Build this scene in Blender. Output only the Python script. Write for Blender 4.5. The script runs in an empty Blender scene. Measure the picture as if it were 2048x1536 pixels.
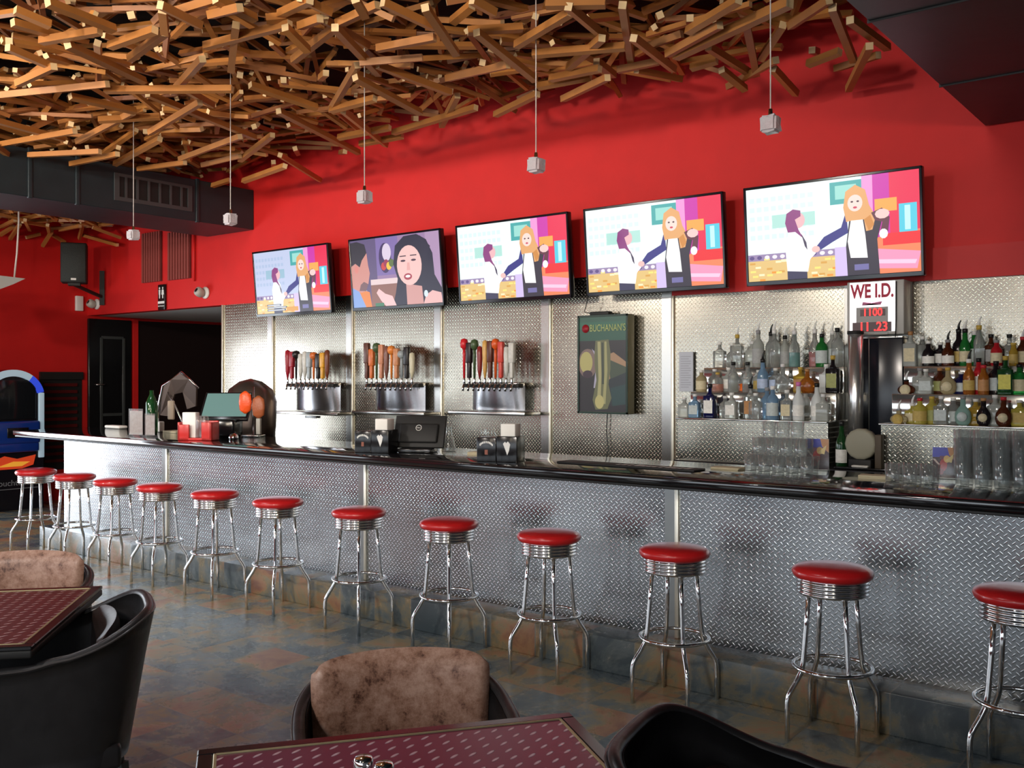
import bpy, bmesh, math, random
from math import sin, cos, tan, atan, atan2, pi, radians, sqrt
from mathutils import Vector, Matrix

# ------------------------------------------------------------------ camera, world, light
SC = bpy.context.scene
COL = SC.collection
F = 1920.0; CX = 1024.0; HY = 756.0; EYE = 1.60
TH = atan(F / 2449.0)
S_, C_ = sin(TH), cos(TH)
RT = Vector((C_, S_, 0)); FW = Vector((-S_, C_, 0)); UP = Vector((0, 0, 1)); CAM = Vector((0, 0, EYE))

cam_data = bpy.data.cameras.new('camera'); cam = bpy.data.objects.new('camera', cam_data); COL.objects.link(cam)
cam.location = CAM; cam.rotation_euler = (pi / 2, 0, TH)
cam_data.sensor_width = 36; cam_data.lens = 36 * F / 2048; cam_data.shift_y = -12.0 / 2048
cam_data.clip_start = 0.05; cam_data.clip_end = 100
SC.camera = cam

SC.view_settings.view_transform = 'Standard'; SC.view_settings.look = 'None'
SC.view_settings.gamma = 1.0; SC.view_settings.use_curve_mapping = False
SC.view_settings.exposure = 0.64
try:
    SC.cycles.use_denoising = True
    SC.cycles.max_bounces = 8; SC.cycles.transparent_max_bounces = 40
    SC.cycles.sample_clamp_indirect = 6
except Exception: pass

w = bpy.data.worlds.new('daylight'); SC.world = w; w.use_nodes = True
w.node_tree.nodes['Background'].inputs[0].default_value = (0.80, 0.90, 1.0, 1)
w.node_tree.nodes['Background'].inputs[1].default_value = .5

XL, XR, YF, YB, ZC = -12.46, 4.0, -5.5, 6.64, 4.35   # room
def area(name, loc, rot, sx, sy, power, col):
    d = bpy.data.lights.new(name, 'AREA'); d.shape = 'RECTANGLE'; d.size = sx; d.size_y = sy
    d.energy = power; d.color = col
    o = bpy.data.objects.new(name, d); o.location = loc; o.rotation_euler = rot; COL.objects.link(o); return o
DAY = (0.86, 0.93, 1.0)
# daylight pouring in at the shop windows (front wall, left wall, glass door)
area('window_daylight_front', (-4.2, YF - 0.10, 1.75), (radians(90), 0, 0), 15.6, 1.8, 170, DAY)
area('window_daylight_left', (XL - 0.12, -0.2, 1.7), (radians(90), 0, radians(-90)), 4.8, 1.6, 62, DAY)
area('window_daylight_door', (XL - 0.12, 3.4, 1.1), (radians(90), 0, radians(-90)), 1.6, 2.1, 75, DAY)
# spots added behind the camera to brighten wall and timber, no seen lamps
def spot(name, loc, target, power, col, size=1.2, rad=.12):
    d = bpy.data.lights.new(name, 'SPOT'); d.energy = power; d.color = col; d.spot_size = size; d.spot_blend = .8; d.shadow_soft_size = rad
    o = bpy.data.objects.new(name, d); o.location = loc
    o.rotation_euler = (Vector(target) - Vector(loc)).to_track_quat('-Z', 'Y').to_euler(); COL.objects.link(o)
for k, (lx, tx) in enumerate(((-8.5, -9.5), (-5.0, -7.5), (-1.5, -5.0), (2.0, -2.5))):
    spot('added_spot_wall', (lx, -2.2, 3.5), (tx, 6.6, 3.0), 420, (1.0, .90, .80), 1.5, .18)
for k, (lx, tx) in enumerate(((-7.5, -8.5), (-3.0, -5.5), (1.0, -3.0))):
    spot('added_spot_timber', (lx, -1.8, 2.7), (tx, 3.2, 4.2), 300, (1.0, .84, .64), 1.3, .15)
for k, (lx, ly) in enumerate(((-7.0, 2.2), (-3.2, 1.6), (-.2, .8), (-6.0, -1.5), (-1.5, -2.5))):
    spot('added_downlight', (lx, ly, 4.25), (lx - .2, ly + .3, 0), 260, (.92, .95, 1.0), 2.2, .10)  # unseen fill lamps added overhead to lift floor, chairs and stools

# ------------------------------------------------------------------ helpers
def ray(px, py): return RT * ((px - CX) / F) + FW + UP * ((HY - py) / F)
def onY(px, py, Y): d = ray(px, py); return CAM + d * (Y / d.y)
def onX(px, py, X): d = ray(px, py); return CAM + d * (X / d.x)
def onZ(px, py, Z): d = ray(px, py); return CAM + d * ((Z - EYE) / d.z)
def cw(lat, z, h=0.0): p = RT * lat + FW * z; return Vector((p.x, p.y, h))
def XW(px, D): return onY(px, HY, D).x

class MB:
    def __init__(s): s.v = []; s.f = []; s.sm = []; s.mi = []; s.col = []
    def add(s, vs, fs, smooth=False, m=0, col=None):
        b = len(s.v); s.v += [tuple(v) for v in vs]
        for f in fs: s.f.append([b + i for i in f]); s.sm.append(smooth); s.mi.append(m); s.col.append(col)
        return s
    def box(s, x0, x1, y0, y1, z0, z1, m=0, M=None):
        vs = [Vector((x, y, z)) for z in (z0, z1) for y in (y0, y1) for x in (x0, x1)]
        if M is not None: vs = [M @ v for v in vs]
        return s.add(vs, [(0, 2, 3, 1), (4, 5, 7, 6), (0, 1, 5, 4), (2, 6, 7, 3), (0, 4, 6, 2), (1, 3, 7, 5)], m=m)
    def bbox(s, x0, x1, y0, y1, z0, z1, b=.005, seg=2, m=0, M=None, smooth=True):
        bm = bmesh.new(); bmesh.ops.create_cube(bm, size=1)
        for v in bm.verts: v.co = Vector(((x0 + x1) / 2 + v.co.x * (x1 - x0), (y0 + y1) / 2 + v.co.y * (y1 - y0), (z0 + z1) / 2 + v.co.z * (z1 - z0)))
        b = min(b, .49 * min(abs(x1 - x0), abs(y1 - y0), abs(z1 - z0)))
        bmesh.ops.bevel(bm, geom=bm.edges[:], offset=b, segments=seg, profile=.5, affect='EDGES')
        bm.verts.index_update()
        s.add([(M @ v.co if M is not None else v.co.copy()) for v in bm.verts], [[v.index for v in f.verts] for f in bm.faces], smooth and seg > 1, m)
        bm.free(); return s
    def lathe(s, prof, seg=24, c=(0, 0, 0), m=0, smooth=True, cap=True, sx=1, sy=1, M=None):
        vs = []; fs = []
        for r, z in prof:
            for k in range(seg):
                a = 2 * pi * k / seg; vs.append(Vector((c[0] + r * cos(a) * sx, c[1] + r * sin(a) * sy, c[2] + z)))
        n = len(prof)
        for i in range(n - 1):
            for k in range(seg):
                k2 = (k + 1) % seg; fs.append((i * seg + k, i * seg + k2, (i + 1) * seg + k2, (i + 1) * seg + k))
        if cap:
            if prof[0][0] > 1e-6: fs.append(tuple(reversed(range(seg))))
            if prof[-1][0] > 1e-6: fs.append(tuple((n - 1) * seg + k for k in range(seg)))
        if M is not None: vs = [M @ v for v in vs]
        return s.add(vs, fs, smooth, m)
    def tube(s, pts, r, seg=10, closed=False, m=0, cap=True):
        pts = [Vector(p) for p in pts]; n = len(pts); vs = []; fs = []
        rr = r if isinstance(r, (list, tuple)) else [r] * n
        prev = None
        for i, p in enumerate(pts):
            if closed: t = pts[(i + 1) % n] - pts[i - 1]
            else: t = pts[min(i + 1, n - 1)] - pts[max(i - 1, 0)]
            t.normalize()
            if prev is None: u = t.orthogonal().normalized()
            else:
                u = prev - t * prev.dot(t)
                u = u.normalized() if u.length > 1e-6 else t.orthogonal().normalized()
            prev = u; v = t.cross(u)
            for k in range(seg):
                a = 2 * pi * k / seg; vs.append(p + (u * cos(a) + v * sin(a)) * rr[i])
        for i in range(n if closed else n - 1):
            j = (i + 1) % n
            for k in range(seg):
                k2 = (k + 1) % seg; fs.append((i * seg + k, i * seg + k2, j * seg + k2, j * seg + k))
        if cap and not closed: fs.append(tuple(reversed(range(seg)))); fs.append(tuple((n - 1) * seg + k for k in range(seg)))
        return s.add(vs, fs, True, m)
    def prism(s, poly, y0, y1, m=0, M=None, col=None):      # polygon in XZ, extruded along Y (y0 = front)
        n = len(poly); vs = [Vector((x, y0, z)) for x, z in poly] + [Vector((x, y1, z)) for x, z in poly]
        a = sum(poly[i][0] * poly[(i + 1) % n][1] - poly[(i + 1) % n][0] * poly[i][1] for i in range(n))
        fr = list(range(n)) if a > 0 else list(reversed(range(n)))
        fs = [tuple(fr), tuple(reversed([i + n for i in fr]))]
        for q in range(n):
            i, j = fr[q], fr[(q + 1) % n]; fs.append((i, i + n, j + n, j))
        if M is not None: vs = [M @ v for v in vs]
        return s.add(vs, fs, False, m, col)
    def beam(s, a, b, w=.038, h=.038, roll=0., m=0):
        a = Vector(a); b = Vector(b); d = (b - a); L = d.length; d.normalize()
        x = d.cross(UP)
        x = x.normalized() if x.length > 1e-4 else Vector((1, 0, 0))
        y = x.cross(d); u = x * cos(roll) + y * sin(roll); v = -x * sin(roll) + y * cos(roll)
        M = Matrix(((u.x, d.x, v.x, a.x), (u.y, d.y, v.y, a.y), (u.z, d.z, v.z, a.z), (0, 0, 0, 1)))
        return s.box(-w / 2, w / 2, 0, L, -h / 2, h / 2, m=m, M=M)
    def build(s, name, mats, parent=None, colors=False):
        me = bpy.data.meshes.new(name); me.from_pydata(s.v, [], s.f)
        if not isinstance(mats, (list, tuple)): mats = [mats]
        for m in mats: me.materials.append(m)
        me.polygons.foreach_set('use_smooth', s.sm); me.polygons.foreach_set('material_index', s.mi)
        if colors:
            ca = me.color_attributes.new('picture', 'FLOAT_COLOR', 'CORNER'); i = 0
            for f, c in zip(s.f, s.col):
                c = c or (0, 0, 0)
                for _ in f: ca.data[i].color = (c[0], c[1], c[2], 1); i += 1
        me.validate(); me.update()
        o = bpy.data.objects.new(name, me); COL.objects.link(o)
        if parent: o.parent = parent
        return o

def tag(o, label, cat, group=None, kind=None):
    o['label'] = label; o['category'] = cat
    if group: o['group'] = group
    if kind: o['kind'] = kind
    return o
def struct(o): o['kind'] = 'structure'; return o
def thing(name, label, cat, loc=(0, 0, 0), rz=0, group=None):
    o = bpy.data.objects.new(name, None); COL.objects.link(o); o.empty_display_size = .05
    o.location = loc; o.rotation_euler = (0, 0, rz); return tag(o, label, cat, group)
def dup(root, loc, rz, label=None, group=None):
    r = root.copy(); COL.objects.link(r); r.location = loc; r.rotation_euler = (0, 0, rz)
    if label: r['label'] = label
    if group: r['group'] = group
    for ch in list(root.children):
        c = ch.copy(); COL.objects.link(c); c.parent = r
        for g in list(ch.children):
            d = g.copy(); COL.objects.link(d); d.parent = c
    return r
def ordn(n): return ['first', 'second', 'third', 'fourth', 'fifth', 'sixth', 'seventh', 'eighth', 'ninth', 'tenth', 'eleventh', 'twelfth', 'thirteenth', 'fourteenth', 'fifteenth'][n]

# ------------------------------------------------------------------ materials
def lin(c):
    return tuple(((x / 255) / 12.92 if x / 255 <= .04045 else ((x / 255 + .055) / 1.055) ** 2.4) for x in c)
_mc = {}
def mat(name, col=(.5, .5, .5), rough=.5, metal=0., trans=0., emit=None, es=1., coat=0., ior=1.45, var=0., bump=0., bscale=40., alpha=1., spec=None):
    if name in _mc: return _mc[name]
    m = bpy.data.materials.new(name); m.use_nodes = True; nt = m.node_tree; b = nt.nodes['Principled BSDF']
    b.inputs['Base Color'].default_value = (*col, 1); b.inputs['Roughness'].default_value = rough
    b.inputs['Metallic'].default_value = metal; b.inputs['Transmission Weight'].default_value = trans
    b.inputs['IOR'].default_value = ior; b.inputs['Coat Weight'].default_value = coat; b.inputs['Coat Roughness'].default_value = .08
    b.inputs['Alpha'].default_value = alpha
    if spec is not None: b.inputs['Specular IOR Level'].default_value = spec
    if emit: b.inputs['Emission Color'].default_value = (*emit, 1); b.inputs['Emission Strength'].default_value = es
    if var or bump:
        tc = nt.nodes.new('ShaderNodeTexCoord'); n = nt.nodes.new('ShaderNodeTexNoise'); n.inputs['Scale'].default_value = bscale; n.inputs['Detail'].default_value = 5
        nt.links.new(tc.outputs['Object'], n.inputs['Vector'])
        if var:
            mx = nt.nodes.new('ShaderNodeMix'); mx.data_type = 'RGBA'
            mx.inputs[6].default_value = (*[c * (1 - var) for c in col], 1); mx.inputs[7].default_value = (*[min(1, c * (1 + var)) for c in col], 1)
            nt.links.new(n.outputs['Fac'], mx.inputs[0]); nt.links.new(mx.outputs[2], b.inputs['Base Color'])
        if bump:
            bp = nt.nodes.new('ShaderNodeBump'); bp.inputs['Strength'].default_value = bump; bp.inputs['Distance'].default_value = .01
            nt.links.new(n.outputs['Fac'], bp.inputs['Height']); nt.links.new(bp.outputs[0], b.inputs['Normal'])
    _mc[name] = m; return m
def M_(nt, op, a, b=None, c=None):
    n = nt.nodes.new('ShaderNodeMath'); n.operation = op
    for i, x in enumerate((a, b, c)):
        if x is None: continue
        if isinstance(x, (int, float)): n.inputs[i].default_value = x
        else: nt.links.new(x, n.inputs[i])
    return n.outputs[0]
def tread(name, base, rough, cell=.03, plane='XZ', metal=1.0, strength=.6, lozcol=None, rot=0., one=False):
    """diamond tread plate: alternating raised lozenges"""
    m = bpy.data.materials.new(name); m.use_nodes = True; nt = m.node_tree; b = nt.nodes['Principled BSDF']
    b.inputs['Metallic'].default_value = metal; b.inputs['Roughness'].default_value = rough; b.inputs['Base Color'].default_value = (*base, 1)
    tc = nt.nodes.new('ShaderNodeTexCoord'); sp = nt.nodes.new('ShaderNodeSeparateXYZ'); nt.links.new(tc.outputs['Object'], sp.inputs[0])
    A = sp.outputs[{'X': 0, 'Y': 1, 'Z': 2}[plane[0]]]; B = sp.outputs[{'X': 0, 'Y': 1, 'Z': 2}[plane[1]]]
    # rotate the lattice 45 degrees so the lozenges of each kind run in zig-zag rows
    k = .7071 / cell
    u = M_(nt, 'MULTIPLY', M_(nt, 'ADD', A, B), k); v = M_(nt, 'MULTIPLY', M_(nt, 'SUBTRACT', A, B), k)
    u = M_(nt, 'ADD', u, 4000.0); v = M_(nt, 'ADD', v, 4000.0)
    fu = M_(nt, 'FLOOR', u); fv = M_(nt, 'FLOOR', v)
    lu = M_(nt, 'SUBTRACT', M_(nt, 'FRACT', u), .5); lv = M_(nt, 'SUBTRACT', M_(nt, 'FRACT', v), .5)
    par = M_(nt, 'MODULO', M_(nt, 'ADD', fu, fv), 2.0); inv = M_(nt, 'SUBTRACT', 1.0, par)
    a = M_(nt, 'ADD', M_(nt, 'MULTIPLY', lu, inv), M_(nt, 'MULTIPLY', lv, par)); q = M_(nt, 'ADD', M_(nt, 'MULTIPLY', lv, inv), M_(nt, 'MULTIPLY', lu, par))
    e = M_(nt, 'ADD', M_(nt, 'POWER', M_(nt, 'DIVIDE', a, .50), 2.0), M_(nt, 'POWER', M_(nt, 'DIVIDE', q, .17), 2.0))
    hgt = M_(nt, 'SUBTRACT', 1.0, e)
    if one: hgt = M_(nt, 'MULTIPLY', hgt, inv)
    hgt.node.use_clamp = True
    hh = M_(nt, 'POWER', hgt, .5)
    bp = nt.nodes.new('ShaderNodeBump'); bp.inputs['Strength'].default_value = strength; bp.inputs['Distance'].default_value = .003
    nt.links.new(hh, bp.inputs['Height']); nt.links.new(bp.outputs[0], b.inputs['Normal'])
    if lozcol:  # lighter lozenge colour: polish wear plus painted glints that bump alone loses
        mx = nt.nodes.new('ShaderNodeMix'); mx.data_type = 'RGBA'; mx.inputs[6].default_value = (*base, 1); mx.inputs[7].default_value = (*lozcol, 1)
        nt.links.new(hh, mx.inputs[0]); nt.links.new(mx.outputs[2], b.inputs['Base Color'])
    nz = nt.nodes.new('ShaderNodeTexNoise'); nz.inputs['Scale'].default_value = 3.0; nt.links.new(tc.outputs['Object'], nz.inputs['Vector'])
    nt.links.new(M_(nt, 'ADD', M_(nt, 'MULTIPLY', nz.outputs['Fac'], .12), rough - .05), b.inputs['Roughness'])
    return m
def slate(name, size=.33, dark=1.0):
    m = bpy.data.materials.new(name); m.use_nodes = True; nt = m.node_tree; b = nt.nodes['Principled BSDF']
    tc = nt.nodes.new('ShaderNodeTexCoord'); sp = nt.nodes.new('ShaderNodeSeparateXYZ'); nt.links.new(tc.outputs['Object'], sp.inputs[0])
    X, Y, Z = [M_(nt, 'DIVIDE', o, size) for o in sp.outputs]
    Y = M_(nt, 'ADD', Y, .03)
    cb = nt.nodes.new('ShaderNodeCombineXYZ'); nt.links.new(M_(nt, 'FLOOR', X), cb.inputs[0]); nt.links.new(M_(nt, 'FLOOR', Y), cb.inputs[1])
    wn = nt.nodes.new('ShaderNodeTexWhiteNoise'); nt.links.new(cb.outputs[0], wn.inputs['Vector'])
    off = nt.nodes.new('ShaderNodeVectorMath'); off.operation = 'MULTIPLY_ADD'; off.inputs[1].default_value = (9, 9, 9)
    nt.links.new(wn.outputs['Color'], off.inputs[0]); nt.links.new(tc.outputs['Object'], off.inputs[2])
    n1 = nt.nodes.new('ShaderNodeTexNoise'); n1.inputs['Scale'].default_value = 2.6; n1.inputs['Detail'].default_value = 9; n1.inputs['Roughness'].default_value = .70; n1.inputs['Distortion'].default_value = .45
    nt.links.new(off.outputs[0], n1.inputs['Vector'])
    f = M_(nt, 'ADD', M_(nt, 'ADD', M_(nt, 'MULTIPLY', n1.outputs['Fac'], 1.5), -.25), M_(nt, 'MULTIPLY', M_(nt, 'SUBTRACT', wn.outputs['Value'], .5), .24))
    cr = nt.nodes.new('ShaderNodeValToRGB'); e = cr.color_ramp.elements
    for pos, c in ((.30, (.030, .040, .046)), (.42, (.055, .066, .068)), (.50, (.085, .080, .060)), (.58, (.12, .092, .050)), (.66, (.15, .080, .042)), (.78, (.10, .045, .030))):
        if pos == .30: e[0].position = pos; e[0].color = (*[x * dark for x in c], 1)
        elif pos == .78: e[-1].position = pos; e[-1].color = (*[x * dark for x in c], 1)
        else: q = cr.color_ramp.elements.new(pos); q.color = (*[x * dark for x in c], 1)
    nt.links.new(f, cr.inputs[0])
    def edge(c): return M_(nt, 'LESS_THAN', M_(nt, 'SUBTRACT', .5, M_(nt, 'ABSOLUTE', M_(nt, 'SUBTRACT', M_(nt, 'FRACT', c), .5))), .011)
    g = M_(nt, 'MAXIMUM', edge(X), edge(Y))
    mx = nt.nodes.new('ShaderNodeMix'); mx.data_type = 'RGBA'; mx.inputs[7].default_value = (.13, .13, .115, 1)
    nt.links.new(g, mx.inputs[0]); nt.links.new(cr.outputs[0], mx.inputs[6]); nt.links.new(mx.outputs[2], b.inputs['Base Color'])
    nt.links.new(M_(nt, 'ADD', M_(nt, 'MULTIPLY', n1.outputs['Fac'], .30), .12), b.inputs['Roughness'])
    bp = nt.nodes.new('ShaderNodeBump'); bp.inputs['Strength'].default_value = .35; bp.inputs['Distance'].default_value = .006
    nt.links.new(M_(nt, 'SUBTRACT', n1.outputs['Fac'], g), bp.inputs['Height']); nt.links.new(bp.outputs[0], b.inputs['Normal'])
    return m
def wood(name, c1, c2, rough=.5):
    m = bpy.data.materials.new(name); m.use_nodes = True; nt = m.node_tree; b = nt.nodes['Principled BSDF']
    g = nt.nodes.new('ShaderNodeNewGeometry'); tc = nt.nodes.new('ShaderNodeTexCoord')
    n = nt.nodes.new('ShaderNodeTexNoise'); n.inputs['Scale'].default_value = 7; n.inputs['Detail'].default_value = 4
    nt.links.new(tc.outputs['Object'], n.inputs['Vector'])
    f = M_(nt, 'ADD', M_(nt, 'MULTIPLY', g.outputs['Random Per Island'], .75), M_(nt, 'MULTIPLY', n.outputs['Fac'], .3))
    cr = nt.nodes.new('ShaderNodeValToRGB'); cr.color_ramp.elements[0].color = (*c1, 1); cr.color_ramp.elements[1].color = (*c2, 1)
    nt.links.new(f, cr.inputs[0]); nt.links.new(cr.outputs[0], b.inputs['Base Color']); b.inputs['Roughness'].default_value = rough
    return m
def suede(name):
    m = bpy.data.materials.new(name); m.use_nodes = True; nt = m.node_tree; b = nt.nodes['Principled BSDF']
    tc = nt.nodes.new('ShaderNodeTexCoord')
    n = nt.nodes.new('ShaderNodeTexNoise'); n.inputs['Scale'].default_value = 13; n.inputs['Detail'].default_value = 12; n.inputs['Roughness'].default_value = .82
    nt.links.new(tc.outputs['Object'], n.inputs['Vector'])
    cr = nt.nodes.new('ShaderNodeValToRGB'); e = cr.color_ramp.elements
    e[0].position = .36; e[0].color = (.055, .018, .010, 1); e[1].position = .60; e[1].color = (.44, .275, .205, 1)
    q = e.new(.46); q.color = (.27, .14, .092, 1)
    nt.links.new(n.outputs['Fac'], cr.inputs[0]); nt.links.new(cr.outputs[0], b.inputs['Base Color'])
    b.inputs['Roughness'].default_value = .42
    return m

RED = mat('red_paint', (.60, .010, .009), .62, var=.10, bscale=5, bump=.08)
REDD = mat('red_paint_lower', (.57, .010, .009), .55, var=.08, bscale=5)
BLACKC = mat('black_ceiling_paint', (.006, .006, .007), .8)
DUCT = mat('dark_painted_duct', (.017, .027, .033), .45, var=.25, bscale=6, bump=.15)
FLOORM = slate('slate_floor_tile', .33, 1.9)
STEPM = slate('slate_step_tile', .33, 1.5)
PLATE_W = tread('diamond_plate_wall', (.33, .31, .26), .20, .023, 'XZ', strength=.42, lozcol=(.62, .58, .47))  # warm tint in the base colour stands in for reflected warm light
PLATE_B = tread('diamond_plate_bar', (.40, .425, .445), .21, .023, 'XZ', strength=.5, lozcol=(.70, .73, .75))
PLATE_D = tread('diamond_plate_back_counter', (.33, .32, .27), .20, .023, 'XZ', strength=.55, lozcol=(.64, .61, .50))
BRUSH = mat('brushed_steel', (.50, .49, .46), .24, 1.)
STRIP = mat('steel_trim', (.80, .77, .66), .35, .8)
STEEL = mat('polished_steel', (.60, .60, .60), .16, 1.)
CHROME = mat('chrome', (.86, .87, .88), .06, 1.)
CHROME2 = mat('ribbed_chrome', (.85, .85, .86), .10, 1.)
REDV = mat('red_vinyl', (.50, .012, .014), .30, coat=.35)
GRANITE = mat('black_gloss_counter', (.008, .008, .009), .06, coat=.5)
BLACKG = mat('gloss_black', (.008, .008, .009), .18)
BLACKM = mat('matte_black', (.012, .012, .012), .6)
WHITE = mat('white_plastic', (.75, .75, .73), .4)
PAPER = mat('white_paper', (.82, .81, .77), .8)
BEIGE = mat('beige_coaster_card', (.55, .48, .32), .8)
LEATH = mat('black_leather', (.017, .016, .017), .36, var=.35, bscale=14, bump=.25)
SUEDE = suede('brown_suede')
DLEATH = mat('dark_inner_leather', (.020, .012, .010), .42, bump=.2, bscale=20)
WOODM = wood('timber', (.17, .038, .009), (.62, .265, .062))
WOODE = mat('timber_end_grain', (.78, .56, .30), .6)
def thin_glass(name, tint=(.97, .985, .985), base=.07):
    m = bpy.data.materials.new(name); m.use_nodes = True; nt = m.node_tree; nt.nodes.clear()
    o = nt.nodes.new('ShaderNodeOutputMaterial'); mx = nt.nodes.new('ShaderNodeMixShader'); tr = nt.nodes.new('ShaderNodeBsdfTransparent'); gl = nt.nodes.new('ShaderNodeBsdfGlossy'); lw = nt.nodes.new('ShaderNodeLayerWeight')
    tr.inputs[0].default_value = (*tint, 1); gl.inputs['Roughness'].default_value = .14; lw.inputs[0].default_value = .35
    nt.links.new(M_(nt, 'ADD', M_(nt, 'MULTIPLY', lw.outputs['Facing'], .50), base), mx.inputs[0]); nt.links.new(tr.outputs[0], mx.inputs[1]); df = nt.nodes.new('ShaderNodeBsdfDiffuse'); df.inputs[0].default_value = (.85, .87, .88, 1); m2 = nt.nodes.new('ShaderNodeMixShader'); m2.inputs[0].default_value = .25; nt.links.new(gl.outputs[0], m2.inputs[1]); nt.links.new(df.outputs[0], m2.inputs[2]); nt.links.new(m2.outputs[0], mx.inputs[2]); nt.links.new(mx.outputs[0], o.inputs[0])  # white diffuse mixed in to stand for bright highlights on the glass
    return m
GLASS = thin_glass('clear_glass')
CORD = mat('white_cord', (.62, .58, .54), .5)
CRYST = mat('crystal_glass', (.80, .78, .82), .12, trans=.45, ior=1.5, bump=.6, bscale=60)

# ------------------------------------------------------------------ room shell
def quadbox(name, x0, x1, y0, y1, z0, z1, m, parent=None):
    return MB().box(x0, x1, y0, y1, z0, z1).build(name, m, parent)
XH = XW(448, YB)      # right side of the hallway opening
ZM = 2.44; ZR = 2.237
XS = XW(1348, YB)     # where the right hand section starts
struct(quadbox('floor', XL - .2, XR + .2, YF - .2, 9.6, -.1, 0, FLOORM))
struct(quadbox('ceiling', XL - .2, XR + .2, YF - .2, YB + .3, ZC, ZC + .1, BLACKC))
wb = MB()
wb.box(XL - .2, XH, YB, YB + .14, ZM, ZC)          # over the hallway
wb.box(XH, XR + .2, YB, YB + .14, 0, ZC)
wall_back = struct(wb.build('wall_back', RED))
bulk = quadbox('bulkhead_band', XS, XR, YB - .035, YB, ZR, ZM + .005, REDD, wall_back)
# left wall with window band and glass door
wl = MB(); t = .15
wl.box(XL - t, XL, YF, 9.6, 2.45, ZC)
wl.box(XL - t, XL, YF, -2.6, 0, 2.45); wl.box(XL - t, XL, -2.6, 2.2, 0, .9)
wl.box(XL - t, XL, 2.2, 2.6, 0, 2.45); wl.box(XL - t, XL, 4.2, 9.6, 0, 2.45); wl.box(XL - t, XL, 2.6, 4.2, 2.2, 2.45)
struct(wl.build('wall_left', RED))
wf = MB()
wf.box(XL - t, XR + t, YF - t, YF, 2.65, ZC); wf.box(XL - t, XR + t, YF - t, YF, 0, .85)
for x in (-12.3, -9.3, -6.3, -3.3, -.3, 2.7): wf.box(x - .1, x + .1, YF - t, YF, .85, 2.65)
wf.box(3.6, XR + t, YF - t, YF, .85, 2.65)
struct(wf.build('wall_front', mat('front_wall_dim_red', (.30, .05, .04), .7)))
struct(quadbox('wall_right', XR, XR + t, YF, YB, 0, ZC, mat('right_wall_grey', (.20, .20, .21), .7)))
# hallway behind the opening
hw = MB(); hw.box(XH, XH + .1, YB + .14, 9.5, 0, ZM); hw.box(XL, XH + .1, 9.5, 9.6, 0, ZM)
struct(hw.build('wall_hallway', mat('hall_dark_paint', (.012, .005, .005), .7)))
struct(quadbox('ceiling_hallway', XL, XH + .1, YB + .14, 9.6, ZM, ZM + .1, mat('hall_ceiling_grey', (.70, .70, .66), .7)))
# black door in the left wall, inside the hallway
d0 = onX(176, 640, XL + .03).y; d1 = onX(262, 640, XL + .03).y
dr = MB(); dr.bbox(XL, XL + .05, d0, d1, 0, 2.40, .01)
door = struct(dr.build('door_1', BLACKG))
fr = MB()
for yy in (d0 + (d1 - d0) * .28, d0 + (d1 - d0) * .80): fr.bbox(XL + .05, XL + .065, yy - .02, yy + .02, .2, 2.15, .004)
for zz in (.2, 1.1, 2.15): fr.bbox(XL + .05, XL + .06, d0 + (d1 - d0) * .28, d0 + (d1 - d0) * .80, zz - .02, zz + .02, .004)
fr.build('door_panel_moulding', mat('door_moulding_sheen', (.05, .055, .055), .2), door)
hp = onX(193, 769, XL + .09)
MB().tube([(XL + .05, hp.y, hp.z), (XL + .10, hp.y, hp.z), (XL + .10, hp.y + .11, hp.z)], .012, 8).build('door_handle', CHROME, door)
# red door post between the door and the dark opening
struct(quadbox('trim_1', XL, XL + .06, d1 + .02, onX(272, 640, XL).y, 0, 2.42, RED))
dk = quadbox('dark_opening', XL, XL + .04, onX(274, 640, XL).y, 9.48, 0, 2.40, mat('dark_opening_sheet', (.010, .004, .004), .5)); struct(dk)  # dark sheet filling the dark opening beyond the red post, not a door

# metal cladding of the back wall
strips = [448, 549, 708, 886, 1103, 1348]
for i in range(len(strips) - 1):
    x0 = XW(strips[i], YB); x1 = XW(strips[i + 1], YB)
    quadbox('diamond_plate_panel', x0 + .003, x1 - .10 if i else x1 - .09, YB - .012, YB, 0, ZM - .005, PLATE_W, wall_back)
    quadbox('flat_steel_strip', x1 - .098, x1 - .012, YB - .018, YB, 0, ZM - .005, BRUSH, wall_back)
    MB().bbox(x1 - .012, x1 + .012, YB - .030, YB, 0, ZM - .005, .004).build('trim_strip', STRIP, wall_back)
MB().bbox(XH - .01, XH + .012, YB - .03, YB + .02, 0, ZM, .004).build('trim_strip', STRIP, wall_back)
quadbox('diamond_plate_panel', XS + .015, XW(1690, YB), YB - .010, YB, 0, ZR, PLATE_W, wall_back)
quadbox('flat_steel_strip', XW(1690, YB) + .002, XW(1826, YB), YB - .014, YB, 0, ZR, mat('grey_flat_trim', (.50, .49, .46), .35, .8), wall_back)
quadbox('diamond_plate_panel', XW(1826, YB) + .002, XR, YB - .010, YB, 0, ZR, PLATE_W, wall_back)

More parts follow.
